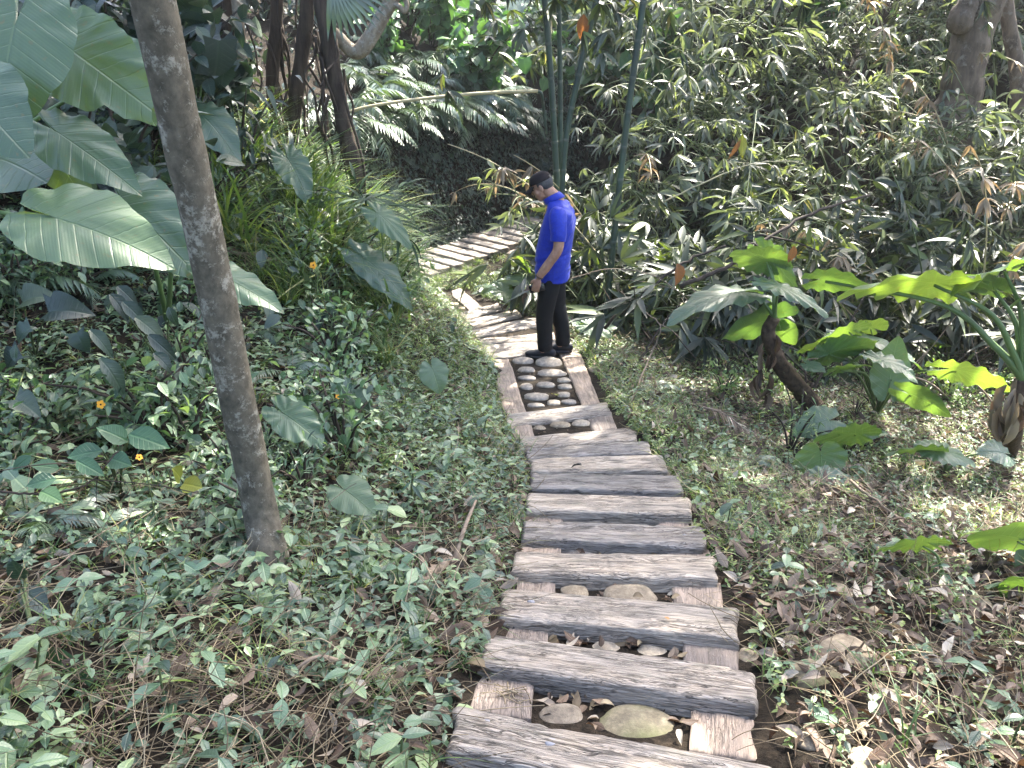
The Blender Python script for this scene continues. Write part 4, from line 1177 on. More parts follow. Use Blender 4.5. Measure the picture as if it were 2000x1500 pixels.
# vine-hung trees on the bank (photo x, y, distance)
liana_tree('dark stout trunk wrapped in hanging roots, thickest of the vine hung group', [(482, 250, 8.9), (455, 120, 8.9), (425, 0, 8.85)], 62, 'bark_dark', 31, 14)
liana_tree('slim brown trunk in the vine hung group beside the stout one', [(492, 262, 8.7), (475, 140, 8.7), (462, 0, 8.7)], 22, 'bark_pale', 32, 4, False)
liana_tree('thin straight dark trunk in the middle of the vine hung group', [(548, 275, 9.2), (532, 180, 9.2), (538, 60, 9.2), (540, 0, 9.2)], 26, 'bark_dark', 33, 10)
liana_tree('short thick bark stump like trunk wrapped by roots', [(570, 288, 9.0), (580, 180, 9.0), (592, 90, 9.0), (600, 0, 9.0)], 30, 'bark_dark', 34, 12, False)
liana_tree('tall dark leaning trunk just before the silvery ferns', [(700, 365, 8.3), (672, 240, 8.35), (648, 120, 8.4), (626, 0, 8.4)], 30, 'bark_dark', 35, 14)
# pale crooked limb reaching up between trunk and ferns
def crooked():
    P_ = np.array([at_y(632, 55, 8.42), at_y(655, 68, 8.45), at_y(683, 96, 8.5), at_y(700, 100, 8.5), at_y(718, 82, 8.5), at_y(748, 30, 8.5), at_y(775, -20, 8.5), at_y(800, -90, 8.6), at_y(830, -260, 8.8)])
    base = P_[0]; root = empty('tree_limb', base); tag(root, 'pale smooth crooked bare limb bending up above the silvery ferns', 'limb')
    m = MB(); V, F, L = tube_vf(spline(P_ - base, 60), np.interp(np.linspace(0, 1, 60), [0, .3, .45, 1], [.055, .068, .075, .055]), 18, .08, 4); m.add(V, F, .5, L); m.build('wood', M['bark_pale'], root)
    Q = np.array([at_y(762, 5, 8.5), at_y(778, 12, 8.45), at_y(790, 22, 8.45), at_y(794, 6, 8.45), at_y(780, -20, 8.45)]) - base
    m = MB(); add_tube(m, spline(Q, 24), np.linspace(.03, .022, 24), 10); m.build('side_twig', M['bark_pale'], root)
crooked()

def slope_tree():
    W = [at_y(1868, 215, 12.3), at_y(1884, 140, 12.3), at_y(1902, 60, 12.3), at_y(1926, 0, 12.25), at_y(1950, -80, 12.2), at_y(1985, -300, 12.0)]
    base = np.array([W[0][0] - .05, W[0][1], float(H(W[0][0], W[0][1]))])
    root = empty('tree', base); tag(root, 'big grey trunk with a knotted burl and a sunlit patch on the far bamboo slope', 'tree')
    P_ = spline(np.array([base - (.1, 0, .1)] + W) - base, 60); zc = 12.7; r0 = 66 / 2 / FOC * zc
    fl = np.linalg.norm(P_ - (W[0] - base), axis=1); z = P_[:, 2] - (W[0] - base)[2]
    r = r0 * np.interp(z, [-1.5, -.2, .15, .6, 4], [1.6, 1.35, 1.1, 1.0, .85])
    m = MB(); V, F, L = tube_vf(P_, r, 34, .12, 9); m.add(V, F, .5, L)
    m.build('trunk', M['bark_grey'], root)
    b = MB(); c = at_y(1876, 38, 12.1) - base; ell(b, c, (.17, .16, .20), None, 18); ell(b, c + (.05, 0, .15), (.14, .13, .14), None, 14)
    fuse('burl', b, .02, 2, M['bark_grey'], root, lambda q: .05 * (fbm(q[:, 0] * 9, q[:, 2] * 9 + q[:, 1] * 5, 4, 3) - .5))
    top = W[-1] - base
    c, cc = crown_mb(44, np.array([3.2, 10.8, 11.3]) - base, (4.0, 4.2, 1.0), 8200, 60, .26, OVATE)  # unseen crown, set well off the trunk so it shades the near path
    l = MB(); limbs(l, top - (0, 0, .2), cc[:22], .12, 3); l.build('limb', M['bark_grey'], root)
    c.build('unseen_crown', M['shrub'], root)
    # slimmer neighbour
    W = [at_y(1988, 205, 12.7), at_y(1984, 120, 12.7), at_y(1972, 60, 12.7), at_y(1965, 0, 12.7), at_y(1950, -200, 12.7)]
    base = np.array([W[0][0], W[0][1], float(H(W[0][0], W[0][1]))]); root = empty('tree', base)
    tag(root, 'slimmer bent trunk beside the big grey trunk on the slope', 'tree')
    m = MB(); V, F, L = tube_vf(spline(np.array([base - (0, 0, .1)] + W) - base, 40), np.linspace(.12, .085, 40), 18, .1, 2); m.add(V, F, .5, L); m.build('trunk', M['bark_grey'], root)
slope_tree()
# ------------------------------------------------------------------ masks and scattering
def on_path(x, y, pad=0.03):
    d = np.abs(x - xc(np.minimum(y, 11.0)))
    e = (x - FA[0]) * FN[0] + (y - FA[1]) * FN[1]; al = (x - FA[0]) * FD[0] + (y - FA[1]) * FD[1]
    half = np.interp(y, [0, 4.8, 5.4, 8, 9, 10.5], [.42, .43, .42, .45, .40, .2])
    return ((d < half + pad) & (y < 10.5)) | ((np.abs(e) < .48 + pad) & (al > -.25) & (al < 3.3))

def scatter(n, xr, yr, seed, dens=None, near=1.0, pad=0.03, tries=6):
    """n random points of the land in a box, kept with probability dens(x, y, d), thicker towards the viewer"""
    rs = RS(seed); X = []; Y = []; tot = 0
    for _ in range(tries):
        x = rs.uniform(*xr, n * 3); y = yr[0] + (yr[1] - yr[0]) * rs.rand(n * 3) ** near
        k = ~on_path(x, y, pad)
        if dens is not None: k &= rs.rand(n * 3) < dens(x, y, x - xc(np.minimum(y, 11.0)))
        # only what a visitor standing here could see
        px = x / (y * cp + .9) * FOC
        k &= np.abs(px) < (1330 if n < 400 else 1800)
        X.append(x[k]); Y.append(y[k]); tot += int(k.sum())
        if tot >= n: break
    x = np.concatenate(X)[:n]; y = np.concatenate(Y)[:n]
    return np.stack([x, y, H(x, y)], 1)

def tilt_normal(P):
    e = .06
    gx = (H(P[:, 0] + e, P[:, 1]) - H(P[:, 0] - e, P[:, 1])) / (2 * e); gy = (H(P[:, 0], P[:, 1] + e) - H(P[:, 0], P[:, 1] - e)) / (2 * e)
    return gx, gy

# ------------------------------------------------------------------ small plant templates
def seedling_tpl(seed, pairs=3, leaf=1.0, tplf=OVATE_S, h=1.0):
    rs = RS(seed); m = MB(); st = MB()
    top = np.array([rs.normal(0, .12), rs.normal(0, .12), h])
    pth = spline([(0, 0, -.05), top * .5 + (rs.normal(0, .05), rs.normal(0, .05), 0), top], 6)
    for k in range(pairs):
        f = .35 + .65 * k / max(1, pairs - 1); p = pth[min(5, int(f * 5))]
        a0 = rs.rand() * 6.28 + k * 1.57
        for s in (0, PI):
            a = a0 + s + rs.normal(0, .15); sc = leaf * rs.uniform(.75, 1.15) * (1.0 - .25 * (k == pairs - 1))
            m.batch(tplf, [p], rotm([a], [rs.uniform(-.35, .25)], [rs.normal(0, .2)]), np.array([sc]), np.array([rs.rand()]))
    return m, pth

SEED_T = [seedling_tpl(s, p, l)[0].tpl(.35) for s, p, l in ((1, 2, .62), (2, 3, .60), (3, 3, .55), (4, 4, .5), (5, 2, .75), (6, 3, .7))]

def big_cover():
    """the carpet of small leafy plants on both sides of the path"""
    m = MB(); rs = RS(70)
    def dens(x, y, d):
        L_ = (d < 0) * (0.35 + 0.65 * sstep(.42, .55, fbm(x * 1.3 + 3, y * 1.3 + 8, 61, 2)))
        L_ = L_ * (1 - .70 * sstep(3.0, 1.4, y) * sstep(.40, .56, fbm(x * 1.7 + 9, y * 1.7, 62, 2)))
        R_ = (d > 0) * (.13 + .45 * sstep(1.3, .5, d) * sstep(2.6, 4.4, y) + .35 * sstep(4.2, 5.5, y))
        return np.clip(L_ + R_, 0, 1)
    for i, T in enumerate(SEED_T):
        n = 2400
        P = scatter(n, (-6.5, 7.0), (.5, 10.5), 71 + i, dens, 1.35)
        n = len(P)
        s = rs.uniform(.045, .105, n) * np.where(rs.rand(n) < .12, 1.5, 1)
        s = s * np.where(P[:, 0] > xc(P[:, 1]), .72, 1)
        m.batch(T, P, rotm(rs.rand(n) * 6.28, rs.normal(-.10, .2, n), rs.normal(0, .2, n)), s, rs.rand(n))
    tag(m.build('ground_cover', M['cover']), kind='stuff')
    # finer weeds: tiny leaves
    m = MB()
    def dens2(x, y, d):
        return np.clip((d < 0) * (.15 + .85 * sstep(-1.8, -.5, d)) * sstep(3.2, 5.0, y) + (d > 0) * (.12 + .75 * sstep(1.5, .5, d) * sstep(2.0, 3.8, y) + .3 * sstep(4.2, 5.5, y)), 0, 1)
    for i, T in enumerate(SEED_T[:4]):
        n = 3900
        P = scatter(n, (-3.5, 7.0), (.8, 11.0), 81 + i, dens2, 1.2, 0.0); n = len(P)
        m.batch(T, P, rotm(rs.rand(n) * 6.28, rs.normal(-.1, .3, n), rs.normal(0, .3, n)), rs.uniform(.030, .065, n), (rs.rand(n) * .6 + .4) % 1)
    tag(m.build('weeds', M['weed']), kind='stuff')

def strand(seed, n=7, curl=1.0):
    rs = RS(seed); p = [np.zeros(3)]; a = 0.0; e = rs.uniform(-.1, .5)
    for k in range(n):
        a += rs.normal(0, .35) * curl; e += rs.normal(-.10, .14)
        p.append(p[-1] + np.array([math.sin(a) * math.cos(e), math.cos(a) * math.cos(e), math.sin(e)]) / n)
    m = MB(); V, F, L = tube_vf(spline(p, n + 3), np.linspace(.008, .004, n + 3), 3, cap=False); m.add(V, F, .5, L); return m.tpl(.0)

def straw_and_litter():
    rs = RS(90)
    T = [strand(s, 6, c) for s, c in ((1, .25), (2, .45), (3, .7), (4, .12))]
    m = MB()
    def dens(x, y, d):
        return np.clip((d < 0) * (.30 + .70 * sstep(3.6, 1.6, y) * sstep(.36, .54, fbm(x * 1.7 + 9, y * 1.7, 62, 2)) + .5 * sstep(-1.2, -.5, d) * (y < 5)) + (d > 0) * .45, 0, 1)
    for i, t in enumerate(T):
        P = scatter(4300, (-5, 6), (.7, 9.5), 91 + i, dens, 1.6); n = len(P)
        P[:, 2] += rs.uniform(.0, .07, n)
        m.batch(t, P, rotm(rs.rand(n) * 6.28, rs.normal(.05, .35, n), rs.rand(n) * 6.28), rs.uniform(.10, .34, n)[:, None] * np.array([1, 1, .6]), rs.rand(n))
    tag(m.build('dry_straw', M['straw']), kind='stuff')
    m = MB()
    def dens3(x, y, d):
        return np.clip((d < 0) * (.25 + .35 * sstep(-.9, -.45, d)) + (d > 0) * (.70 + .3 * sstep(.40, .55, fbm(x * 1.4 + 2, y * 1.4, 66, 2))), 0, 1)
    for i, t in enumerate((CURL, FLATDRY, CURL)):
        P = scatter(5600, (-5, 6), (.7, 9.5), 101 + i, dens3, 1.4); n = len(P)
        P[:, 2] += rs.uniform(.012, .045, n)
        m.batch(t, P, rotm(rs.rand(n) * 6.28, rs.normal(.1, .35, n), rs.normal(0, .6, n)), rs.uniform(.03, .088, n), rs.rand(n))
    tag(m.build('leaf_litter', M['litter']), kind='stuff')

def grass_tpl(seed, n, h, spread=.25, wide=1.0, T=BLADE):
    rs = RS(seed); m = MB()
    P = np.stack([rs.normal(0, spread * .25, n), rs.normal(0, spread * .25, n), np.zeros(n)], 1)
    m.batch(T, P, rotm(rs.rand(n) * 6.28, rs.uniform(.75, 1.45, n), rs.normal(0, .3, n)), (h * rs.uniform(.5, 1.1, n))[:, None] * np.array([wide, 1, 1]), rs.rand(n))
    return m

def grasses():
    rs = RS(120); m = MB()
    T = [grass_tpl(s, 9, 1.0, .4, 1.2, t).tpl(.4) for s, t in ((1, BLADE), (2, BLADE2), (3, BLADE), (4, BLADE2))]
    def dens(x, y, d):
        return np.clip((d < 0) * sstep(-2.4, -.6, d) * sstep(3.8, 6.0, y) * .55 + (d < 0) * .16 + (d > 0) * (.06 + .10 * sstep(3., 4.2, y) + .35 * sstep(1.4, .5, d) * sstep(2, 3.5, y)), 0, 1)
    for i, t in enumerate(T):
        P = scatter(1700, (-6, 7), (.6, 12), 121 + i, dens, 1.1, .01); n = len(P)
        m.batch(t, P, rotm(rs.rand(n) * 6.28, rs.normal(0, .15, n), rs.normal(0, .15, n)), rs.uniform(.07, .20, n), rs.rand(n))
    tag(m.build('short_grass', M['grass']), kind='stuff')
    # taller tufts, each a plant
    protos = []
    for s in range(4):
        o = grass_tpl(130 + s, 46, 1.0, .28, .8, BLADE2 if s % 2 else BLADE).build('grass_tuft', M['grass'])
        tag(o, 'tuft of long arching green grass on the bank', 'grass', 'long grass tufts on the bank'); protos.append(o)
    def densT(x, y, d): return np.clip((d < -1.25) * sstep(-3.6, -1.6, d) * sstep(5.2, 6.5, y), 0, 1)
    P = scatter(150, (-3.8, 0.0), (5.6, 10.4), 135, densT, 1.0, .12); rs = RS(136)
    for k, p in enumerate(P):
        lab = 'tuft of long arching green grass on the bank'
        args = (p, (rs.normal(0, .12), rs.normal(0, .12), rs.rand() * 6.28), rs.uniform(.28, .55) * (1.75 if p[0] < xc(p[1]) - 1.25 and p[1] > 6.2 else 1), lab)
        if k < 4: o = protos[k]; o.location = args[0]; o.rotation_euler = args[1]; o.scale = (args[2],) * 3
        else: copy_tree(protos[k % 4], *args)

# ------------------------------------------------------------------ individual broad-leaved seedlings nearest the stair
def seedlings():
    protos = []; rs = RS(140)
    for s in range(7):
        m, pth = seedling_tpl(150 + s, [2, 3, 4, 3, 2, 3, 5][s], [.75, .62, .5, .7, .85, .55, .42][s], OVATE if s % 2 else ROUND if s == 4 else OVATE)
        root = empty('seedling'); st = MB(); add_tube(st, pth, np.linspace(.030, .018, 6), 5)
        st.build('stalk', M['stem'], root); m.build('leaves', M['cover'], root); protos.append(root)
    def dens(x, y, d):
        return np.clip((d < 0) * (1 - .75 * sstep(3.0, 1.4, y) * sstep(.40, .56, fbm(x * 1.7 + 9, y * 1.7, 62, 2))) + (d > 0) * .4, 0, 1)
    P = scatter(300, (-3.2, 2.6), (1.15, 5.6), 151, dens, 1.3)
    for k, p in enumerate(P):
        L_ = p[0] < xc(p[1])
        lab = 'small broad leaved seedling among straw on the shady bank' if L_ else 'small weed seedling among dead leaves on the stony side'
        grp = 'seedlings on the shady bank' if L_ else 'weed seedlings on the stony side'
        args = (p, (rs.normal(0, .18), rs.normal(0, .18), rs.rand() * 6.28), rs.uniform(.075, .17) * (1 if L_ else .8), lab, grp)
        if k < 7: o = protos[k]; tag(o, lab, 'seedling', grp); o.location = args[0]; o.rotation_euler = args[1]; o.scale = (args[2],) * 3
        else:
            o = copy_tree(protos[k % 7], *args)
            if 'category' not in o: o['category'] = 'seedling'

M['weed'] = leaf_mat('weed_leaf', [(0, (.055, .095, .034)), (.5, (.11, .175, .06)), (.8, (.17, .235, .075)), (1, (.25, .28, .10))], 0.42, 0.45, 0.3, (1.5, 1.7, .6))
big_cover(); straw_and_litter(); grasses(); seedlings()

# ------------------------------------------------------------------ elephant ears
EAR = []
for sd, kw in enumerate([dict(wav=.015, droop=.18, trough=.10), dict(wav=.022, droop=.35, trough=.06, edge=11), dict(wav=.026, droop=.25, trough=.16, edge=13, tear=.2),
                         dict(wav=.02, droop=.10, trough=.05, edge=10, lobe=.42), dict(wav=.026, droop=.28, trough=.03, edge=14), dict(wav=.018, droop=.22, trough=.12, lobe=.46, wide=1.12)]):
    V, F, L = elephant_ear(seed=sd + 3, **kw)
    EAR.append(mesh_np('ear_leaf', V, F, {'rnd': np.full(len(V), .2 + .1 * sd), 'luv': L})); EAR[-1].materials.append(M['ear'])

def ear_plant(label, base, leaves, name='elephant_ear', pet=True, stem=None, group=None, pr=.014, grow=1.0):
    """leaves: (attach point, tip point, normal hint, width factor, variant)"""
    base = np.asarray(base, float); root = empty(name, base); tag(root, label, 'plant', group)
    top = np.zeros(3)
    if stem is not None:
        m = MB(); sp_ = spline(np.array([base - (0, 0, .08)] + list(stem)) - base, 30)
        V, F, L = tube_vf(sp_, np.linspace(.095, .05, 30) * (stem_r if (stem_r := 1.0) else 1), 18, .3, 7); m.add(V, F, .5, L); m.build('stem', M['earstem'], root)
        top = sp_[-1]
    for (a, t, n, wf, var) in leaves:
        a = np.asarray(a, float) - base; t = np.asarray(t, float) - base
        ln = np.linalg.norm(t - a) * grow; o = link('leaf', EAR[var % len(EAR)], None, root)
        R3 = frame(t - a, n)
        mw = Matrix(np.vstack([np.hstack([R3 * np.array([ln * wf, ln, ln]), a[:, None]]), [[0, 0, 0, 1]]]).tolist())
        o.matrix_basis = mw
        if pet:
            m = MB(); dz = a - top
            out = np.array([dz[0], dz[1], 0]) * .12
            mid = top + dz * .55 - out + np.array([0, 0, .10 * np.linalg.norm(dz)])
            add_tube(m, spline([top - dz * .02, top + dz * .22 - out * .6 + np.array([0, 0, .05 * np.linalg.norm(dz)]), mid, a - .02 * R3[:, 2]], 18), np.interp(np.linspace(0, 1, 18), [0, .25, 1], [1.9 * pr, 1.2 * pr, .5 * pr]), 8)
            m.build('petiole', M['petiole'], root)
    return root

UPC = (0, -.45, .9)       # top of the leaf seen by the viewer
CAMF = (.1, -.85, .5)
BACK = (.25, .75, .55)    # lit from behind, underside seen
A = at_y
# left giants
ear_plant('giant elephant ear with several huge pale grey green leaves at the shady bank', G(-90, 620), [
    (A(28, 52, 3.6), A(-20, 270, 3.35), CAMF, .95, 0),
    (A(142, 100, 3.9), A(300, 213, 3.75), (-.25, -.75, .65), .85, 2),
    (A(236, 124, 4.3), A(292, 232, 4.2), (.15, -.9, .4), .95, 1),
    (A(118, 262, 3.7), A(268, 364, 3.5), (-.55, -.25, .95), .55, 3),
    (A(108, 300, 4.1), A(162, 392, 4.0), (.2, -.8, .25), .85, 4),
    (A(112, 427, 3.1), A(328, 487, 3.0), (-.15, -.5, .9), .70, 5),
    (A(5, 312, 3.9), A(70, 332, 3.6), (0, -.6, .7), 1.0, 0),
    (A(-60, 180, 3.3), A(40, 290, 3.1), (.1, -.8, .55), .9, 0)], pr=.017)
ear_plant('elephant ear half hidden behind the leaning lichen trunk with one drooping pointed leaf', G(330, 640), [
    (A(248, 400, 3.6), A(366, 508, 3.35), (-.1, -.6, .75), .75, 1),
    (A(425, 535, 3.4), A(553, 597, 3.25), (-.1, -.35, .95), .50, 3)])
# leaf cluster glowing behind the trunk
ear_plant('small elephant ear with two glowing yellow green leaves between trunk and vine hung trees', G(390, 300), [
    (A(385, 118, 7.2), A(362, 148, 7.1), BACK, 1.1, 4), (A(408, 108, 7.3), A(425, 146, 7.2), BACK, 1.1, 4)])
ear_plant('elephant ears lying broad and pale on the grassy bank under the vine hung trees', G(560, 400), [
    (A(395, 225, 6.6), A(460, 285, 6.3), UPC, .7, 1),
    (A(565, 315, 6.9), A(605, 385, 6.6), (.2, -.6, .7), .6, 2)], pr=.010)
# leaves low on the bank
for lab, lv in [
    ('elephant ear with a pale leaf hanging beside the palm seedling', [((722, 512), (820, 590), 6.3, (.1, -.5, .8), .55, 1), ((705, 515), (745, 560), 6.5, CAMF, 1.0, 0)]),
    ('young elephant ear with a ragged pale leaf by the foot of the leaning trunk', [((560, 812), (640, 868), 3.75, (.1, -.6, .8), .75, 2)]),
    ('young elephant ear with a round dark leaf close to the cobble panel', [((845, 722), (862, 768), 5.4, (.2, -.7, .7), 1.0, 5)]),
    ('young elephant ear with a small pale leaf midway down the bank', [((690, 770), (722, 798), 4.4, (.1, -.6, .8), .9, 0)]),
    ('young elephant ear with one rounded silvery leaf above the straw', [((675, 958), (733, 1000), 3.2, (.1, -.5, .85), .9, 5)]),
    ('small elephant ear beside the far path, pale leaves by the blue shirt', [((1002, 545), (1046, 548), 9.3, (-.1, -.4, .9), .7, 3), ((1020, 512), (1043, 530), 9.4, BACK, .9, 4), ((990, 555), (940, 560), 9.5, UPC, .7, 1), ((985, 570), (1038, 592), 9.2, UPC, .8, 2)]),
    ('dull blue green elephant ear low in the gully behind the man', [((1150, 635), (1198, 650), 8.0, UPC, .9, 4), ((1140, 640), (1118, 625), 8.1, UPC, .9, 2), ((1165, 645), (1200, 632), 8.1, UPC, .8, 1)])]:
    lvs = [(A(*a, Y), A(*t, Y - .08), n, wf, v) for a, t, Y, n, wf, v in lv]
    c = np.mean([l[0] for l in lvs], 0); ear_plant(lab, P3(c[0] + .03, c[1] + .12), lvs, pr=.007)
# right side
stemA = [A(1585, 785, 6.6), A(1535, 730, 6.55), A(1512, 690, 6.5), A(1500, 650, 6.5), A(1512, 620, 6.5)]
ear_plant('tall elephant ear on a bent dark stem with upright glowing leaves', G(1598, 800), [
    (A(1497, 508, 6.6), A(1436, 476, 6.5), BACK, .85, 4), (A(1500, 500, 6.7), A(1556, 552, 6.6), (.4, .8, .4), .7, 2),
    (A(1520, 558, 6.3), A(1614, 590, 6.1), (.1, -.25, .95), .45, 4), (A(1445, 570, 6.6), A(1332, 577, 6.3), (0, -.12, 1), .5, 1),
    (A(1503, 625, 6.7), A(1410, 640, 6.6), BACK, .9, 5), (A(1525, 640, 6.8), A(1552, 665, 6.8), BACK, 1.2, 0)], stem=stemA, pr=.013, grow=1.15)
ear_plant('cluster of young elephant ears with a heart shaped leaf facing the path', G(1712, 812), [
    (A(1657, 645, 6.5), A(1600, 648, 6.4), BACK, 1.0, 4), (A(1680, 655, 6.6), A(1800, 680, 6.4), (0, .15, 1), .6, 1),
    (A(1738, 742, 6.2), A(1745, 668, 6.3), (-.1, .85, .35), .95, 0), (A(1722, 703, 6.1), A(1792, 730, 5.9), (.05, -.15, 1), .6, 2),
    (A(1595, 672, 6.5), A(1558, 680, 6.4), BACK, 1.0, 3), (A(1580, 712, 6.3), A(1608, 722, 6.2), UPC, .9, 3),
    (A(1868, 722, 5.9), A(1975, 738, 5.7), (.1, .75, .7), .85, 4), (A(1640, 720, 6.2), A(1690, 700, 6.1), (0, .5, .9), .9, 1), (A(1620, 690, 6.4), A(1700, 660, 6.4), BACK, .8, 2), (A(1780, 770, 6.0), A(1850, 800, 5.9), (0, .8, .6), .8, 0), (A(1700, 640, 6.8), A(1660, 628, 6.7), BACK, .9, 5), (A(1690, 690, 6.5), A(1650, 700, 6.4), BACK, .9, 1)], pr=.012, grow=1.18)
stemC = [A(1975, 830, 5.5), A(1990, 790, 5.5), A(1996, 740, 5.5)]
ear_plant('largest elephant ear on a fibrous sunlit stem with leaves held flat overhead', G(1968, 872), [
    (A(1825, 552, 5.6), A(1655, 527, 5.5), (.0, .55, .85), .75, 4), (A(1960, 525, 5.6), A(1862, 548, 5.4), (.1, .6, .8), .9, 2),
    (A(1612, 545, 5.9), A(1702, 545, 5.8), (0, .7, .75), 1.0, 1), (A(2010, 570, 5.5), A(1975, 590, 5.4), BACK, 1.0, 0), (A(2040, 520, 5.6), A(2150, 560, 5.4), (0, .1, 1), .6, 1), (A(1940, 560, 5.7), A(1880, 530, 5.7), (0, .6, .8), .8, 0)], stem=stemC, pr=.022, grow=1.12)
for lab, lv in [
    ('small elephant ear with one grey and one bright green leaf in the sunny clearing', [((1670, 846), (1595, 838), 5.0, (.1, .8, .6), 1.0, 4), ((1615, 822), (1560, 835), 5.2, (0, -.5, .85), 1.1, 1), ((1655, 850), (1728, 842), 5.4, UPC, .4, 3)]),
    ('small elephant ear with a single glowing notched leaf in the clearing', [((1603, 888), (1606, 938), 4.8, (0, .8, .5), 1.35, 5)]),
    ('low elephant ear with flat pale leaves near the fibrous stem', [((1800, 880), (1725, 876), 5.0, (0, .6, .8), .9, 2), ((1830, 878), (1905, 890), 5.0, (0, -.2, 1), .8, 4), ((1960, 885), (1925, 875), 5.1, UPC, 1.1, 1)]),
    ('elephant ear leaf lying flat and white with glare over weeds', [((1610, 938), (1680, 945), 4.6, UPC, .8, 2), ((1600, 940), (1550, 942), 4.6, UPC, .7, 1)]),
    ('young elephant ear with a bright wavy leaf on a long dark stalk', [((1800, 1058), (1716, 1050), 3.0, (-.05, .8, .65), .8, 4)]),
    ('young elephant ear holding a broad bright ribbed leaf over dry twigs', [((1985, 1050), (1900, 1030), 3.15, (0, .85, .6), 1.1, 0)]),
    ('young elephant ear with a folded green and white leaf over dry twigs', [((2000, 1140), (1930, 1115), 2.8, (0, .85, .6), .9, 1), ((2002, 1110), (1998, 1085), 3.1, CAMF, 1.2, 5)])]:
    lvs = [(A(*a, Y), A(*t, Y - .03), n, wf, v) for a, t, Y, n, wf, v in lv]
    c = np.mean([l[0] for l in lvs], 0); ear_plant(lab, P3(c[0] + .12, c[1] + .25 if c[1] > 4 else c[1] - .02), lvs, pr=.007, grow=1.15)
# the pale hillside of elephant ears behind the ferns
rs = RS(301); spots = [(905, 40), (940, 75), (985, 20), (1000, 60), (1035, 30), (985, 110), (1030, 75), (1020, 125), (1120, 60), (1150, 100), (1180, 40), (1160, 150), (1215, 100), (960, 45), (930, 120), (1060, 110), (1110, 20), (1195, 140), (870, 60), (1240, 60), (1075, 55), (900, 100)]
for k, (px, py) in enumerate(spots):
    g = G(px, py + 25); g = P3(g[0], g[1]); lv = []
    for q in range(4):
        a = g + np.array([rs.normal(0, .35), rs.uniform(-.5, .1), rs.uniform(.25, .75)])
        ang = rs.uniform(-2.6, -.5); t = a + np.array([math.cos(ang), math.sin(ang), rs.uniform(-.5, -.1)]) * rs.uniform(.38, .62)
        lv.append((a, t, (rs.normal(0, .3), rs.uniform(-.6, .3), .8), rs.uniform(.75, 1.0), int(rs.randint(6))))
    ear_plant('elephant ear among many on the pale hillside behind the ferns', g, lv, group='elephant ears on the hillside behind the ferns', pet=k % 2 == 0)
# ------------------------------------------------------------------ ferns
def frond_mb(seed, pairs=26, droop=.55, wide=.42, lift=.5, T=None, tipcurl=0.0, gap=.08):
    """one fern frond, 1 unit long, arching from the origin along +Y"""
    rs = RS(seed); m = MB(); n = 40
    s = np.linspace(0, 1, n); ang = lift - (lift + droop) * s ** 1.2
    dy = np.cos(ang) / n; dz = np.sin(ang) / n
    P = np.stack([0.05 * np.sin(s * 3 + seed) * s, np.cumsum(dy), np.cumsum(dz)], 1); P -= P[0]
    V, F, L = tube_vf(P[::3], np.linspace(.008, .003, len(P[::3])), 4, cap=False); m.add(V, F, .6, L)
    T = T or leaf_tpl(.125, 3, 1.3, .2, .30, 0, .6, .2)
    f = np.linspace(gap + .08, .99, pairs)
    ln = wide * np.clip(np.minimum((f - .02) * 3.4, 1.0), .2, 1) * (1.02 - f ** 2.2) + .02
    for sd in (-1, 1):
        i = np.clip((f * (n - 1)).astype(int), 0, n - 1)
        pitch = ang[i] * .75 - .12 + rs.normal(0, .06, pairs)
        m.batch(T, P[i], rotm(-sd * (1.12 - .35 * f) + rs.normal(0, .05, pairs), pitch, sd * .25 + rs.normal(0, .12, pairs)), ln[:, None] * np.array([1.15, 1, 1]), np.full(pairs, .5) + rs.normal(0, .06, pairs))
    return m

PINN = leaf_tpl(.13, 2, 1.3, .15, .2, 0, .6, .2)
FROND = [frond_mb(s, p, d, w_, l).mesh('frond') for s, p, d, w_, l in ((1, 21, .9, .30, .45), (2, 23, 1.1, .27, .6), (3, 20, .8, .31, .25), (4, 22, 1.3, .28, .7))]
for f_ in FROND: f_.materials.append(M['fern'])

def fern(label, base, n, size, yaw0=0.0, spread=6.28, pitch=0.0, seed=0, group=None, mat=None):
    rs = RS(seed); root = empty('fern', base); tag(root, label, 'fern', group)
    for k in range(n):
        a = yaw0 + spread * ((k + .5) / n - .5) + rs.normal(0, .12)
        o = link('frond', FROND[rs.randint(4)], None, root)
        o.rotation_euler = Euler((pitch + rs.normal(0, .15), rs.normal(0, .2), a), 'XYZ'); o.scale = (size * rs.uniform(.75, 1.2),) * 3
    return root

# silvery ferns pouring over the bank behind the far path
FG = 'silvery ferns hanging over the dark bank'
rs = RS(401)
spots = [(705, 150), (735, 115), (770, 105), (800, 130), (690, 200), (740, 175), (790, 180), (830, 165), (870, 150), (720, 240), (775, 225), (825, 215), (870, 200), (910, 190), (850, 110), (885, 120), (930, 160), (960, 185), (985, 215), (925, 225), (700, 110), (965, 130), (1005, 150), (1010, 185), (945, 120), (1030, 220), (668, 130), (668, 225)]
for k, (px, py) in enumerate(spots):
    g = G(px, py + 18); fern('silvery grey green fern spilling over the dark bank above the far path', g + (0, -.08, .12), 9, rs.uniform(.85, 1.2), PI + 1.05 + rs.normal(0, .25), 2.9, -.12, 410 + k, FG)
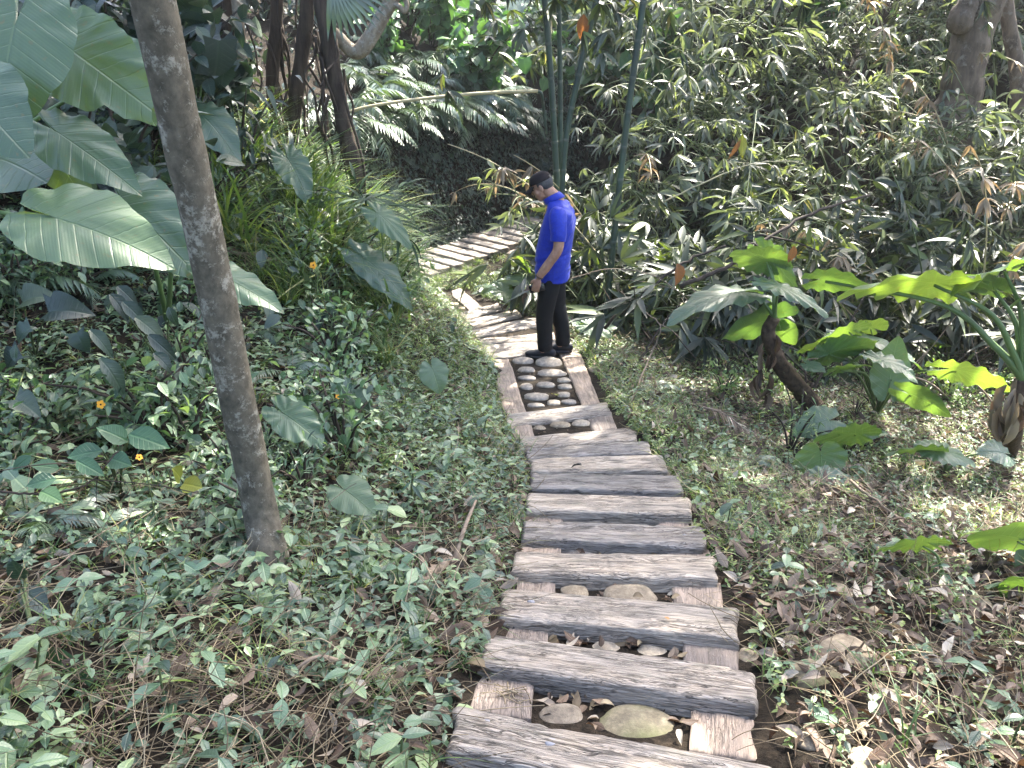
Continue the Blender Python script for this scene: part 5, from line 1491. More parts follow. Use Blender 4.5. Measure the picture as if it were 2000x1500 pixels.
# ferns on the shady bank
for k, (lab, px, py, n, size, dz) in enumerate([
        ('dull fern behind the lichen trunk between the giant leaves', 265, 415, 7, .62, .05),
        ('dark fern beneath the giant elephant ear leaves', 40, 560, 8, .60, .05),
        ('dark fern spreading under the lowest giant leaf', 175, 560, 7, .50, .05),
        ('bright green fern frond clump on the bank above the round leaf', 625, 690, 5, .36, .08),
        ('mid green fern on the bank just past the leaning trunk', 560, 730, 6, .40, .08),
        ('small fern half way down the bank in the weeds', 505, 650, 6, .34, .08),
        ('soft pale fern low at the shady foot of the bank', 95, 1030, 7, .30, .10),
        ('feathery fern low among seedlings and straw', 190, 1040, 6, .22, .1),
        ('small fern beside the far path near the blue shirt', 985, 535, 6, .40, .05),
        ('fern fanning out beside the far path in the weeds', 960, 565, 7, .42, .05),
        ('tiny fern on the gully side below the panel', 1285, 760, 5, .26, .05),
        ('pale fern weed on the gully side of the stair', 1470, 905, 6, .26, .05),
        ('low fern by the elephant ear with grey and green leaves', 1440, 700, 6, .4, .05)]):
    fern(lab, G(px, py, dz * .3), n, size, rs.rand() * 6, 6.28, .1, 450 + k)
rs = RS(470)
P = scatter(26, (-6.0, -2.2), (4.5, 9.5), 471, None, 1.0)
for k, p in enumerate(P):
    fern('dull dark fern scattered on the upper shady bank', p, 6, rs.uniform(.4, .75), rs.rand() * 6, 6.28, .1, 480 + k, 'dark ferns on the upper bank')
P = scatter(30, (1.6, 7.0), (12.2, 17), 472, None, 1.0)

# ------------------------------------------------------------------ creeper covering the bank wall
def creeper():
    rs = RS(501); m = MB(); n = 26000
    al = rs.uniform(-2.8, 5.5, n); e = rs.uniform(.46, 2.3, n)
    x = FA[0] + FD[0] * al + FN[0] * e; y = FA[1] + FD[1] * al + FN[1] * e
    keep = fbm(al * 1.4, e * 1.6, 33, 2) > .25
    x, y = x[keep], y[keep]; n = len(x)
    P = np.stack([x, y, H(x, y) + rs.uniform(0, .10, n)], 1) + np.array([-FN[0], -FN[1], 0]) * rs.uniform(0, .10, n)[:, None]
    yaw = math.atan2(-FN[1], -FN[0]) - PI / 2
    m.batch(OVATE_S, P, rotm(yaw + rs.normal(0, .9, n), rs.normal(-.75, .4, n), rs.normal(0, .5, n)), rs.uniform(.035, .09, n), rs.rand(n))
    k = rs.randint(0, n, 420)
    m.batch(HEART, P[k], rotm(yaw + rs.normal(0, .7, 420), rs.normal(-.8, .3, 420), rs.normal(0, .4, 420)), rs.uniform(.09, .18, 420), rs.rand(420))
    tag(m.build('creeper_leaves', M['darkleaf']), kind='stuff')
creeper()

# ------------------------------------------------------------------ leafy shrubs (thing: stems + foliage)
def shrub_proto(seed, T, nleaf, size, mat, shape=(.5, .5, .5), hang=-.4, name='shrub'):
    rs = RS(seed); root = empty(name); st = MB(); m = MB()
    ends = []
    for k in range(9):
        a = rs.rand() * 6.28; r = rs.uniform(.3, 1.0)
        e = np.array([math.cos(a) * r * shape[0], math.sin(a) * r * shape[1], rs.uniform(.35, 1.0) * shape[2] * 1.6])
        p = spline([(0, 0, -.05), e * (.45, .45, .65), e], 12); ends.append(p)
        add_tube(st, p, np.linspace(.014, .005, 12), 5)
    ends = np.vstack([p[3:] for p in ends])
    i = rs.randint(0, len(ends), nleaf); P = ends[i] + rs.normal(0, .085, (nleaf, 3)) * np.array([1, 1, .8])
    m.batch(T, P, rotm(rs.rand(nleaf) * 6.28, rs.normal(hang, .4, nleaf), rs.normal(0, .4, nleaf)), size * rs.uniform(.6, 1.3, nleaf), rs.rand(nleaf))
    st.build('stems', M['twig_dark'], root); m.build('foliage', M[mat], root)
    return root

def spread(protos, pts, label, cat, group, seed, smin, smax, tilt=.15):
    rs = RS(seed)
    for k, p in enumerate(pts):
        args = (p, (rs.normal(0, tilt), rs.normal(0, tilt), rs.rand() * 6.28), rs.uniform(smin, smax), label, group)
        if k < len(protos):
            o = protos[k]; o.location = Vector([float(v) for v in p]); o.rotation_euler = args[1]; o.scale = (args[2],) * 3
        else:
            o = copy_tree(protos[k % len(protos)], *args)
        tag(o, label, cat, group)

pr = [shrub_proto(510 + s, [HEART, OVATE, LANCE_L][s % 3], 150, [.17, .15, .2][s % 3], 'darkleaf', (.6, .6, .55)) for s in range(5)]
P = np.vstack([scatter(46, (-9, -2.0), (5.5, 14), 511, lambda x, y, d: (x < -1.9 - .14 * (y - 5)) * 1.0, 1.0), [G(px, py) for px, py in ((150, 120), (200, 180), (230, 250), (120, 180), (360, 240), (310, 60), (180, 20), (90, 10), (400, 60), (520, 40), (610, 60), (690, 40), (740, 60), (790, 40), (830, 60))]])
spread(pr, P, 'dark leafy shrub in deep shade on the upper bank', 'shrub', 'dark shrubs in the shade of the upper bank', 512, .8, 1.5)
pr = [shrub_proto(530 + s, [OVATE, OVATE_S, LANCE_L][s % 3], 190, .085, 'cover', (.42, .42, .3)) for s in range(5)]
P = scatter(110, (-5.5, -.9), (2.6, 9), 531, lambda x, y, d: (d < -1.1) * 1.0, .9)
spread(pr, P, 'low leafy bush among seedlings on the shady bank', 'shrub', 'low bushes on the shady bank', 532, .5, .95)
pr = [shrub_proto(550 + s, [OVATE_S, LANCE, OVATE][s % 3], 170, .10, 'weed', (.45, .45, .4)) for s in range(5)]
P = np.vstack([scatter(34, (1.8, 6), (5.2, 8.6), 551, lambda x, y, d: (d > 1.5) * 1.0, 1.0), scatter(16, (-.6, 2.0), (8.6, 12.4), 552, lambda x, y, d: (d > .75) * 1.0, 1.0, .25)])
spread(pr, P, 'light green weedy bush in the gully between path and bamboo', 'shrub', 'weedy bushes in the gully', 553, .35, .7)
pr = [shrub_proto(570 + s, [OVATE, HEART, OVATE_S][s % 3], 240, [.13, .15, .10][s % 3], 'shrub', (.7, .7, .6)) for s in range(5)]
P = scatter(90, (-3, 13), (13.5, 24), 571, lambda x, y, d: 1.0 * ((x > 1.5) | (y > 14.8)), .8)
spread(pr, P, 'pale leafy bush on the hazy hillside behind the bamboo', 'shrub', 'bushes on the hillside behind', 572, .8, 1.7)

# ------------------------------------------------------------------ bamboo
def fan(m, p, yaw, pitch, n, size, rs, hang=-.5):
    a = yaw + np.linspace(-1.1, 1.1, n) + rs.normal(0, .15, n)
    m.batch(LANCE_L if rs.rand() < .6 else LANCE, np.tile(p, (n, 1)), rotm(a, pitch + hang * np.abs(np.linspace(-1, 1, n)) + rs.normal(0, .25, n), rs.normal(0, .5, n)), size * rs.uniform(.65, 1.15, n), (rs.rand() * .5 + rs.rand(n) * .5) % 1)

M['deadbamboo'] = leaf_mat('dead_bamboo_leaf', [(0, (.10, .075, .05)), (.6, (.20, .155, .105)), (1, (.32, .26, .19))], 0.55, 0.35, 0.25, (1.2, 1.0, .7))
def bamboo_spray(seed, L_=1.0, arch=1.3, nodes=13, leaf=.19, mat='bamboo'):
    rs = RS(seed); root = empty('bamboo_shoot'); st = MB(); m = MB()
    n = 30; s = np.linspace(0, 1, n); ang = 1.40 - arch * s ** 1.4
    P = np.stack([.06 * np.sin(3 * s + seed), np.cumsum(np.cos(ang)) / n, np.cumsum(np.sin(ang)) / n], 1) * L_; P -= P[0]
    add_tube(st, P, np.linspace(.011, .003, n), 5)
    for k in range(nodes):
        f = .22 + .78 * k / (nodes - 1); i = min(n - 1, int(f * (n - 1))); p = P[i]
        for q in range(2 if f < .9 else 1):
            a = rs.rand() * 6.28; ln = rs.uniform(.12, .34) * (1.15 - f * .5); e = p + np.array([math.cos(a) * ln, math.sin(a) * ln, rs.uniform(-.08, .14)])
            add_tube(st, spline([p, (p + e) / 2 + (0, 0, .03), e], 5), np.linspace(.004, .002, 5), 4)
            fan(m, e, a - PI / 2, rs.uniform(-.35, .2), rs.randint(4, 8), leaf, rs)
    st.build('stem', M['stem'], root); m.build('foliage', M[mat], root); return root

BAM = [bamboo_spray(600 + s, 1.0, a, nd, lf) for s, (a, nd, lf) in enumerate([(1.5, 10, .23), (2.0, 11, .20), (1.2, 9, .25), (2.4, 12, .21), (1.7, 11, .18), (2.1, 9, .27), (1.0, 11, .19)])]
def bden(x, y, d):
    edge = 8.15 + .5 * np.abs(x - 2.6) * (x < 2.6) + .05 * np.maximum(x - 4, 0)
    e = (x - FA[0]) * FN[0] + (y - FA[1]) * FN[1]; al = (x - FA[0]) * FD[0] + (y - FA[1]) * FD[1]
    return 1.0 * (y > edge) * (d > 1.1) * ((e < -1.25) | (al > 4.6))
P = scatter(125, (.7, 9.5), (7.9, 11.2), 611, bden, 1.1)
P2 = np.vstack([scatter(190, (1.0, 12), (10.4, 17.0), 612, bden, 1.0), [P3(x, y) for x, y in ((5.9, 11.2), (6.3, 11.5), (6.7, 11.3), (5.6, 11.6), (7.2, 11.6), (6.1, 10.8), (6.9, 10.9))]])
BAM2 = [bamboo_spray(640 + s, 1.0, a, nd, lf, 'bamboo_lit_tint') for s, (a, nd, lf) in enumerate([(1.6, 17, .125), (2.2, 18, .115), (1.3, 17, .13), (1.9, 16, .14)])]
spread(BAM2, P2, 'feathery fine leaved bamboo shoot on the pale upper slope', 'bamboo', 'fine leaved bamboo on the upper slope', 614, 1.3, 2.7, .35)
spread(BAM, P, 'arching bamboo shoot in the tangled thicket across the gully', 'bamboo', 'bamboo shoots in the thicket', 613, .95, 2.0, .38)

# long bare canes leaning through the thicket, a few leaves at their tips
for k, p in enumerate(scatter(60, (.9, 9), (8.2, 13), 615, bden, 1.0)):
    rs = RS(660 + k); L_ = rs.uniform(1.8, 3.6); a = rs.uniform(1.2, 5.0); n = 30; s = np.linspace(0, 1, n); ang = rs.uniform(1.0, 1.45) - rs.uniform(.6, 1.9) * s ** 1.5
    hd_ = np.array([math.cos(a), math.sin(a)]); r_ = np.cumsum(np.cos(ang)) / n * L_; zz_ = np.cumsum(np.sin(ang)) / n * L_
    Q = np.stack([r_ * hd_[0], r_ * hd_[1], zz_], 1); root = empty('bamboo_cane', p); dry = k % 3 == 0
    lab = 'long dry straw coloured cane leaning through the bamboo thicket' if dry else 'long thin green brown cane leaning through the bamboo thicket'
    tag(root, lab, 'bamboo', 'dry canes in the thicket' if dry else 'green canes in the thicket')
    m = MB(); add_tube(m, Q, np.linspace(.013, .004, n), 6); m.build('cane', M['culm_dry' if dry else 'stem'], root)
    m = MB()
    for q in range(7):
        i = rs.randint(14, n); fan(m, Q[i], rs.rand() * 6.28, rs.uniform(-.6, .1), 5, .22, rs)
    m.build('foliage', M['deadbamboo' if dry else 'bamboo'], root)

# leafy debris filling the thicket
def thicket():
    rs = RS(620); m = MB()
    P = scatter(3600, (.7, 11), (7.3, 16), 621, bden, 1.0); n = len(P)
    P[:, 2] += rs.rand(n) ** 1.3 * .95
    m.batch(LANCE_L, P, rotm(rs.rand(n) * 6.28, rs.normal(-.45, .45, n), rs.normal(0, .6, n)), rs.uniform(.10, .24, n), rs.rand(n))
    tag(m.build('bamboo_undergrowth', M['bamboo']), kind='stuff')
    m = MB(); n2 = 3400
    P = np.vstack([scatter(2200, (-10, -1.2), (5, 16), 622, lambda x, y, d: (d < -1.6) * 1.0, 1.0), scatter(1800, (-4, 14), (14, 30), 623, None, 1.0)]); n = len(P)
    P[:, 2] += rs.rand(n) ** 1.5 * .5
    m.batch(OVATE, P, rotm(rs.rand(n) * 6.28, rs.normal(-.4, .4, n), rs.normal(0, .5, n)), rs.uniform(.07, .20, n), rs.rand(n))
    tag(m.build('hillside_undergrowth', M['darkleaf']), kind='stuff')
thicket()

def culm(label, pts, wid, seed, lean_top, head=True, dry=False):
    W = [at_y(*p) for p in pts]; base = np.array([W[0][0], W[0][1], float(H(W[0][0], W[0][1]))])
    d0 = unit(W[-1] - W[-2]); top = W[-1] + d0 * 2.2; tip = top + np.asarray(lean_top)
    root = empty('bamboo_culm', base); tag(root, label, 'bamboo')
    zc = (W[-1] - CAM) @ np.array([0, cp, -sp]); r0 = wid / 2 / FOC * zc
    P_ = spline(np.array([base - (0, 0, .05)] + W[1:] + [top, tip]) - base, 130); ln = np.concatenate([[0], np.cumsum(np.linalg.norm(np.diff(P_, axis=0), axis=1))])
    r = r0 * np.interp(ln, [0, ln[-1] * .6, ln[-1]], [1.12, .95, .35])
    m = MB(); V, F, L = tube_vf(P_, r, 14); m.add(V, F, .5, L); m.build('culm', M['culm'], root)
    for q in np.arange(.35, ln[-1] * .75, .34):
        i = int(np.searchsorted(ln, q)); 
        if i >= 128 or P_[i][2] + base[2] > 4.2: break
        b = MB(); t = unit(P_[i + 1] - P_[i])
        V, F, L = tube_vf(np.array([P_[i] - t * .014, P_[i] - t * .004, P_[i] + t * .004, P_[i] + t * .016]), np.array([1.0, 1.09, 1.09, 1.0]) * r[i] + .0012, 14, cap=False); b.add(V, F, .5, L); b.build('node_ring', M['nodering'], root)
    if head:  # leafy head, mostly above the view, added to shade the path
        rs = RS(seed); m = MB()
        for k in range(150):
            i = rs.randint(75, 130); p = P_[i] + rs.normal(0, 1, 3) * np.array([.75, .75, .35]); fan(m, p, rs.rand() * 6.28, rs.uniform(-.6, .1), 7, .24, rs)
        m.build('leafy_shade_top', M['bamboo'], root)
    return root
M['nodering'] = simple_mat('node_ring', (.085, .10, .08), 0.6, 0.3, .3, 20)
culm('straight dark bamboo culm just behind the cap of the man', [(1102, 585, 9.7), (1085, 305, 9.7), (1076, 150, 9.7), (1064, 0, 9.7)], 12.5, 631, (-.9, -.3, 1.3))
culm('dark bamboo culm in the middle of the three close ones', [(1106, 575, 10.0), (1096, 310, 10.0), (1094, 150, 10.0), (1091, 0, 10.0)], 10, 632, (.5, -.8, 1.5))
culm('dark bamboo culm slanting away with an orange sheath on it', [(1092, 590, 9.5), (1101, 315, 9.5), (1127, 160, 9.5), (1165, 0, 9.5)], 12, 633, (1.3, -.5, 1.0))
culm('lone bamboo culm slanting up beyond the close group', [(1185, 560, 9.0), (1209, 370, 9.0), (1232, 180, 9.0), (1257, 0, 9.0)], 13, 634, (1.3, -.6, 1.1))
# broken dry bamboo pole lying across
def pole():
    Q = [at_y(660, 228, 8.7), at_y(720, 208, 8.8), at_y(850, 190, 9.1), at_y(960, 181, 9.3), at_y(1050, 178, 9.5), at_y(1058, 184, 9.5), at_y(1062, 215, 9.55), at_y(1068, 262, 9.6)]
    root = empty('broken_bamboo_pole', Q[0]); tag(root, 'snapped pale bamboo pole resting level between trunk and green culms', 'bamboo pole')
    Q = np.array(Q) - Q[0]
    m = MB(); add_tube(m, spline(Q[:5], 40), np.linspace(.014, .019, 40), 8); m.build('pole', M['culm_dry'], root)
    m = MB(); add_tube(m, spline(Q[4:], 14), np.linspace(.018, .016, 14), 8); m.build('snapped_end', M['culm'], root)
pole()
# hanging brown sheaths and leaves
def single_leaf(name, label, cat, p, t, nrm, tpl, mat, wide=1.0, group=None):
    m = MB(); ln = np.linalg.norm(np.asarray(t) - p); R3 = frame(np.asarray(t) - p, nrm)
    m.batch(tpl, [np.zeros(3)], R3[None], np.array([[ln * wide, ln, ln]]), np.array([RS(int(abs(p[0] * 1000)) + 7).rand()]))
    o = m.build(name, M[mat]); o.location = Vector([float(v) for v in p]); return tag(o, label, cat, group)
single_leaf('bamboo_sheath', 'orange brown sheath peeling from the slanting bamboo culm', 'sheath', A(1140, 28, 9.4), A(1136, 86, 9.4), (0, -1, .1), OVATE, 'brownleaf', .9)
single_leaf('dead_leaf', 'orange brown dead leaf hanging beside the upright glowing leaf', 'leaf', A(1550, 480, 6.5), A(1543, 518, 6.5), (.3, -1, .1), OVATE, 'brownleaf')
single_leaf('dead_leaf', 'pinkish dead leaf hanging below the glowing leaf tip', 'leaf', A(1450, 495, 6.7), A(1449, 518, 6.7), (.3, -1, .1), OVATE, 'brownleaf')
single_leaf('dead_leaf', 'crumpled rust brown dead leaf caught in the dark thicket', 'leaf', A(1322, 515, 7.2), A(1332, 560, 7.1), (.5, -1, .3), CURL, 'brownleaf', 1.3)
single_leaf('dead_leaf', 'long dry brown leaf hanging by a bright green one in the bamboo', 'leaf', A(1447, 272, 8.2), A(1422, 318, 8.2), (.3, -1, .2), LANCE, 'brownleaf', 1.4)
single_leaf('green_leaf', 'bright lime leaf hanging by a dry brown one in the bamboo', 'leaf', A(1450, 262, 8.2), A(1450, 312, 8.2), (.2, .9, .2), OVATE, 'yellowleaf', .7)
single_leaf('dead_leaf', 'tall ochre dead leaf standing behind the trouser leg', 'leaf', A(1027, 600, 8.9), A(1030, 556, 8.9), (-.2, -1, .1), OVATE, 'litter', .8)
# ------------------------------------------------------------------ palms
def palm_frond(label, base, tip, n, size, mat, name='palm_seedling'):
    pass

def feather_palm():
    base = G(715, 470); root = empty('palm_seedling', base); tag(root, 'dark green feather palm seedling arching over the grassy bank', 'palm')
    T = leaf_tpl(.085, 5, 1.2, .25, .35, 0, .3, .35)
    for (mid, tip, Y) in [((705, 390), (640, 372), 7.0), ((735, 385), (800, 358), 6.8), ((745, 400), (850, 405), 6.7), ((725, 420), (690, 345), 7.0), ((760, 430), (800, 470), 6.6)]:
        a = np.zeros(3); m_ = A(*mid, Y) - base; t = A(*tip, Y - .15) - base
        P_ = spline([a, m_ * (.6, .6, .75), m_, t], 30); f = MB(); add_tube(f, P_, np.linspace(.009, .003, 30), 5)
        ti = np.linspace(.42, .99, 8)
        for q, v in enumerate(ti):
            i = int(v * 29); d = unit(P_[min(29, i + 1)] - P_[i - 1])
            for s in (1, -1):
                side = unit(np.cross(d, (0, 0, 1))) * s
                dirn = unit(d * .9 + side * .95 + np.array([0, 0, .1])); f.batch(T, [P_[i]], frame(dirn, (0, 0, 1) + side * -.3)[None], np.array([.36 * (1.1 - .5 * abs(v - .6))]), np.array([RS(q).rand()]))
        f.build('frond', M['palm'], root)
feather_palm()
ear_plant('ribbed pale leaf blade hanging from the palm seedling', P3(*(A(745, 420, 6.4)[:2])), [(A(742, 420, 6.3), A(806, 472, 6.15), (.1, -.6, .8), .55, 4)], pr=.006, name='broad_leaf')

def fan_palm():
    c = at_y(652, -45, 7.6); root = empty('fan_palm_leaf', c); tag(root, 'pleated silvery fan palm leaf hanging in from above the crooked limb', 'palm leaf')
    m = MB(); T = leaf_tpl(.10, 5, 1.0, .5, .25, 0, .5, .3)
    for k, a in enumerate(np.linspace(-.2, 1.5, 13)):
        d = np.array([math.sin(a) * .9, -.25, -math.cos(a) * .8 - .1]); m.batch(T, [np.zeros(3)], frame(d, (0, -1, .4))[None], np.array([[.52 * 1.1, .52, .52]]), np.array([.5 + .03 * k % .3]))
    m.build('blade', M['fern'], root)
    st = MB(); add_tube(st, spline([(0, 0, 0), (-.3, .1, .25), (-.8, .3, .35)], 12), np.linspace(.012, .02, 12), 6); st.build('stalk', M['stem'], root)
fan_palm()

def dry_frond(label, base_px, tip_px, Y0, Y1, seed, mat='straw', n=26, ln=.22):
    a = np.array(G(*base_px)); t = np.array(G(*tip_px)); root = empty('fallen_palm_frond', a); tag(root, label, 'palm frond')
    rs = RS(seed); P_ = spline([a * 0 + (0, 0, .05), (t - a) * .5 + (0, 0, .10), t - a + (0, 0, .04)], 30); m = MB(); add_tube(m, P_, np.linspace(.012, .004, 30), 5); m.build('midrib', M['twig'], root)
    b = MB(); T = leaf_tpl(.05, 4, 1.0, .4, .3, 0, .5, .3)
    for k in range(n):
        i = int(2 + 26 * k / n); d = unit(P_[i + 1] - P_[i - 1])
        for s in (1, -1):
            side = np.array([-d[1], d[0], 0]) * s
            b.batch(T, [P_[i]], frame(unit(d * 1.1 + side * .7 + np.array([0, 0, rs.normal(.05, .15)])), (0, 0, 1))[None], np.array([ln * rs.uniform(.7, 1.2)]), np.array([rs.rand()]))
    b.build('leaflets', M[mat], root)
dry_frond('tan dead palm frond lying beyond the lichen trunk', (455, 480), (640, 500), 0, 0, 1)
dry_frond('second tan dead palm frond fanned under the first', (440, 505), (590, 545), 0, 0, 2)
dry_frond('long bleached dead palm frond sloping down the bank behind the trunk', (390, 215), (560, 300), 0, 0, 3)
dry_frond('dark grey brown dead palm frond beside the gully weeds', (1365, 805), (1470, 865), 0, 0, 4, 'litter', 24, .2)
dry_frond('shredded brown palm frond scrap in straw near the stair', (690, 1330), (560, 1345), 0, 0, 5, 'straw', 12, .07)

# ------------------------------------------------------------------ sapling with large leaves, flowers
def big_leaf_plant(label, base_px, leaves, T=OVATE, mat='shrub', dz=0.0, name='sapling', Y=2.6):
    g = G(*base_px); root = empty(name, g); tag(root, label, 'plant')
    st = MB(); m = MB()
    for k, (a, t, Yl, wd) in enumerate(leaves):
        p = A(*a, Yl) - g; q = A(*t, Yl - .05) - g
        st_p = spline([(0, 0, 0), p * .5 + (0, 0, .04), p], 8); add_tube(st, st_p, np.linspace(.006, .003, 8), 5)
        ln = np.linalg.norm(q - p); b = MB(); b.batch(T, [np.zeros(3)], frame(q - p, (RS(k + 3).normal(0, .3), -.6, .8))[None], np.array([[ln * wd, ln, ln]]), np.array([(k * .37) % 1]))
        o = b.build('leaf', M[mat], root); o.location = Vector([float(v) for v in p])
    st.build('stalk', M['stem'], root)
big_leaf_plant('sapling with big oval blue green leaves on the shady bank near the orange flower', (235, 965), [
    ((250, 862), (192, 830), 2.75, 1.25), ((252, 848), (328, 868), 2.72, 1.1), ((200, 880), (125, 888), 2.7, 1.2), ((215, 895), (252, 905), 2.7, 1.4), ((115, 915), (60, 905), 2.6, 1.2),
    ((110, 935), (45, 945), 2.55, 1.2), ((150, 900), (200, 925), 2.6, 1.0), ((80, 960), (118, 975), 2.5, 1.2), ((60, 890), (20, 920), 2.6, 1.1)])
big_leaf_plant('low plant with two large toothed leaves in straw at the foot of the bank', (60, 1420), [((78, 1352), (158, 1325), 1.75, 1.3), ((68, 1355), (15, 1385), 1.75, 1.2), ((60, 1340), (10, 1310), 1.8, 1.1)], HEART)
big_leaf_plant('curled dark glossy leaf on a bent stalk above the straw', (65, 1240), [((40, 1150), (98, 1195), 2.05, 1.1), ((48, 1130), (15, 1100), 2.1, 1.1)], OVATE, 'darkleaf')
big_leaf_plant('plant with one long bright oval leaf standing in straw', (440, 1500), [((425, 1482), (472, 1450), 1.78, .9), ((440, 1490), (485, 1488), 1.75, .9)], OVATE, 'cover')
HEART_D = heart_tpl(.85, 9, .55, .5); OVATE_D = leaf_tpl(.50, 8, 1.0, .45, .6, 0.0, .12, .36)
big_leaf_plant('vine with big round blue black leaves on the dark bank', (70, 700), [((95, 610), (160, 590), 4.2, 1.0), ((60, 640), (15, 665), 4.0, 1.05), ((40, 690), (-10, 720), 3.9, 1.05), ((150, 650), (168, 690), 3.9, 1.1), ((30, 780), (75, 800), 3.4, 1.0), ((45, 590), (85, 560), 4.4, 1.0)], HEART_D, 'darkleaf')
big_leaf_plant('trailing vine with dull grey arrow shaped leaves down the dark bank', (330, 740), [((215, 575), (262, 620), 4.3, .9), ((240, 590), (290, 630), 4.2, .9), ((265, 620), (330, 660), 4.1, .9), ((290, 655), (350, 700), 4.0, .8), ((195, 700), (262, 770), 3.7, .8), ((230, 560), (270, 590), 4.4, 1.0), ((330, 600), (345, 640), 4.3, .9), ((175, 645), (230, 690), 3.9, .8), ((300, 690), (345, 720), 3.9, .9)], OVATE_D, 'darkleaf')
big_leaf_plant('leafy sprig growing up at the end of the third sleeper', (1470, 1300), [((1440, 1218), (1412, 1205), 2.75, 1.0), ((1445, 1215), (1462, 1200), 2.75, 1.0), ((1445, 1222), (1428, 1232), 2.72, 1.0), ((1462, 1250), (1490, 1238), 2.7, 1.0), ((1460, 1255), (1440, 1265), 2.7, 1.0)], OVATE, 'weed')
big_leaf_plant('spindly upright plant with long narrow leaves between straw and path', (805, 985), [((805, 935), (780, 905), 3.4, .7), ((808, 930), (840, 912), 3.4, .7), ((806, 935), (850, 950), 3.35, .7), ((804, 940), (775, 965), 3.35, .7), ((806, 925), (806, 895), 3.42, .7), ((803, 945), (835, 985), 3.3, .7)], LANCE_L, 'cover')
big_leaf_plant('plant with two yellowing leaves below the second orange flower', (370, 985), [((352, 935), (345, 915), 2.7, 1.0), ((358, 945), (390, 948), 2.7, 1.0)], ROUND, 'yellowleaf')

def flower(label, px, py, Y, size, face):
    p = A(px, py, Y); root = empty('flower', p); tag(root, label, 'flower', None)
    R3 = frame(np.cross(face, (1, 0, 0)), face); m = MB(); T = leaf_tpl(.85, 4, .5, .1, .15, 0, .25, .6)
    for k in range(5):
        a = k * 2 * PI / 5; d = R3 @ np.array([math.cos(a), math.sin(a), .12]); pm = MB(); pm.batch(T, [d * size * .1], frame(d, R3[:, 2])[None], np.array([size]), np.array([.3 + .1 * k])); pm.build('petal', M['orange'], root)
    m = MB(); ell(m, R3[:, 2] * size * .06, (size * .2, size * .2, size * .2), None, 10); m.build('centre', M['black'], root)
    g = P3(p[0], p[1] + .03); st = MB(); add_tube(st, spline([np.zeros(3) - R3[:, 2] * .004, (0, .03, -.05), g - p], 8), np.full(8, .0022), 5); st.build('stalk', M['stem'], root)
flower('open orange flower with a black centre facing out over the shady bank', 197, 790, 3.3, .019, (.1, -.9, .35))
flower('small half hidden orange flower under the big leaved sapling', 272, 893, 2.75, .013, (.5, -.5, .8))
flower('distant orange flower on the grassy bank by the dead palm fronds', 612, 518, 5.9, .028, (.1, -.8, .6))
flower('tiny orange flower low on the bank past the trunk', 660, 775, 4.3, .016, (.5, -.5, .8))

# ------------------------------------------------------------------ dead leaves and scraps on the path
def flat_leaf(label, px, py, ln_px, ang, tpl, mat, dz=0.012, name='dead_leaf', wide=1.0, group=None, roll=.3, seed=0):
    p = onpath(px, py, dz); zc = (p - CAM) @ np.array([0, cp, -sp]); ln = ln_px / FOC * zc
    m = MB(); rs = RS(seed + int(px)); m.batch(tpl, [np.array([0, -ln * .5, 0])], np.eye(3)[None], np.array([[ln * wide, ln, ln]]), np.array([rs.rand()]))
    o = m.build(name, M[mat]); o.location = Vector([float(v) for v in p]); o.rotation_euler = (rs.normal(.05, .12), roll, math.radians(ang)); return tag(o, label, 'leaf', group)
M['blackleaf'] = leaf_mat('blackened_leaf', [(0, (.014, .012, .010)), (1, (.035, .028, .022))], .45, .5, .08, (1, .8, .5))
flat_leaf('curled black dead leaf lying on the eighth sleeper', 1125, 906, 24, 60, CURL, 'blackleaf', .03, wide=1.4)
flat_leaf('long dark curled leaf lying on the board of the second gap', 1017, 1228, 44, -60, CURL, 'blackleaf', -.055)
flat_leaf('crumpled cream dead leaf at the edge of the board in the third gap', 1327, 1166, 34, -75, CURL, 'paleleaf' if 'paleleaf' in M else 'straw', -.05, wide=1.2)
flat_leaf('yellow green fallen leaf among the cobbles of the panel', 1083, 769, 18, 30, ROUND, 'yellowleaf', .02, wide=1.1)
flat_leaf('small orange leaf scrap on the third sleeper', 1302, 1206, 12, 40, ROUND, 'brownleaf', .012)
flat_leaf('white dry leaf resting on the large pale boulder', 1250, 1162, 30, -70, CURL, 'straw', .0, wide=1.1)
BOULD = [(1245, 1412, 78, 38), (1097, 1393, 44, 27), (1183, 1264, 31, 22), (1276, 1272, 35, 20), (1122, 1152, 28, 14), (1232, 1160, 56, 23)]
rs = RS(701)
gaps = [((1044, 1322), (1350, 1374), (1348, 1456), (1038, 1395), 64), ((1072, 1216), (1335, 1246), (1335, 1290), (1072, 1250), 60), ((1086, 1128), (1313, 1138), (1313, 1175), (1086, 1155), 36), ((1097, 1056), (1300, 1066), (1300, 1085), (1097, 1078), 14), ((1100, 1001), (1283, 1008), (1283, 1024), (1100, 1018), 8),
        ((1000, 705), (1092, 695), (1130, 785), (1030, 798), 22), ((1042, 832), (1150, 818), (1158, 835), (1046, 848), 8)]
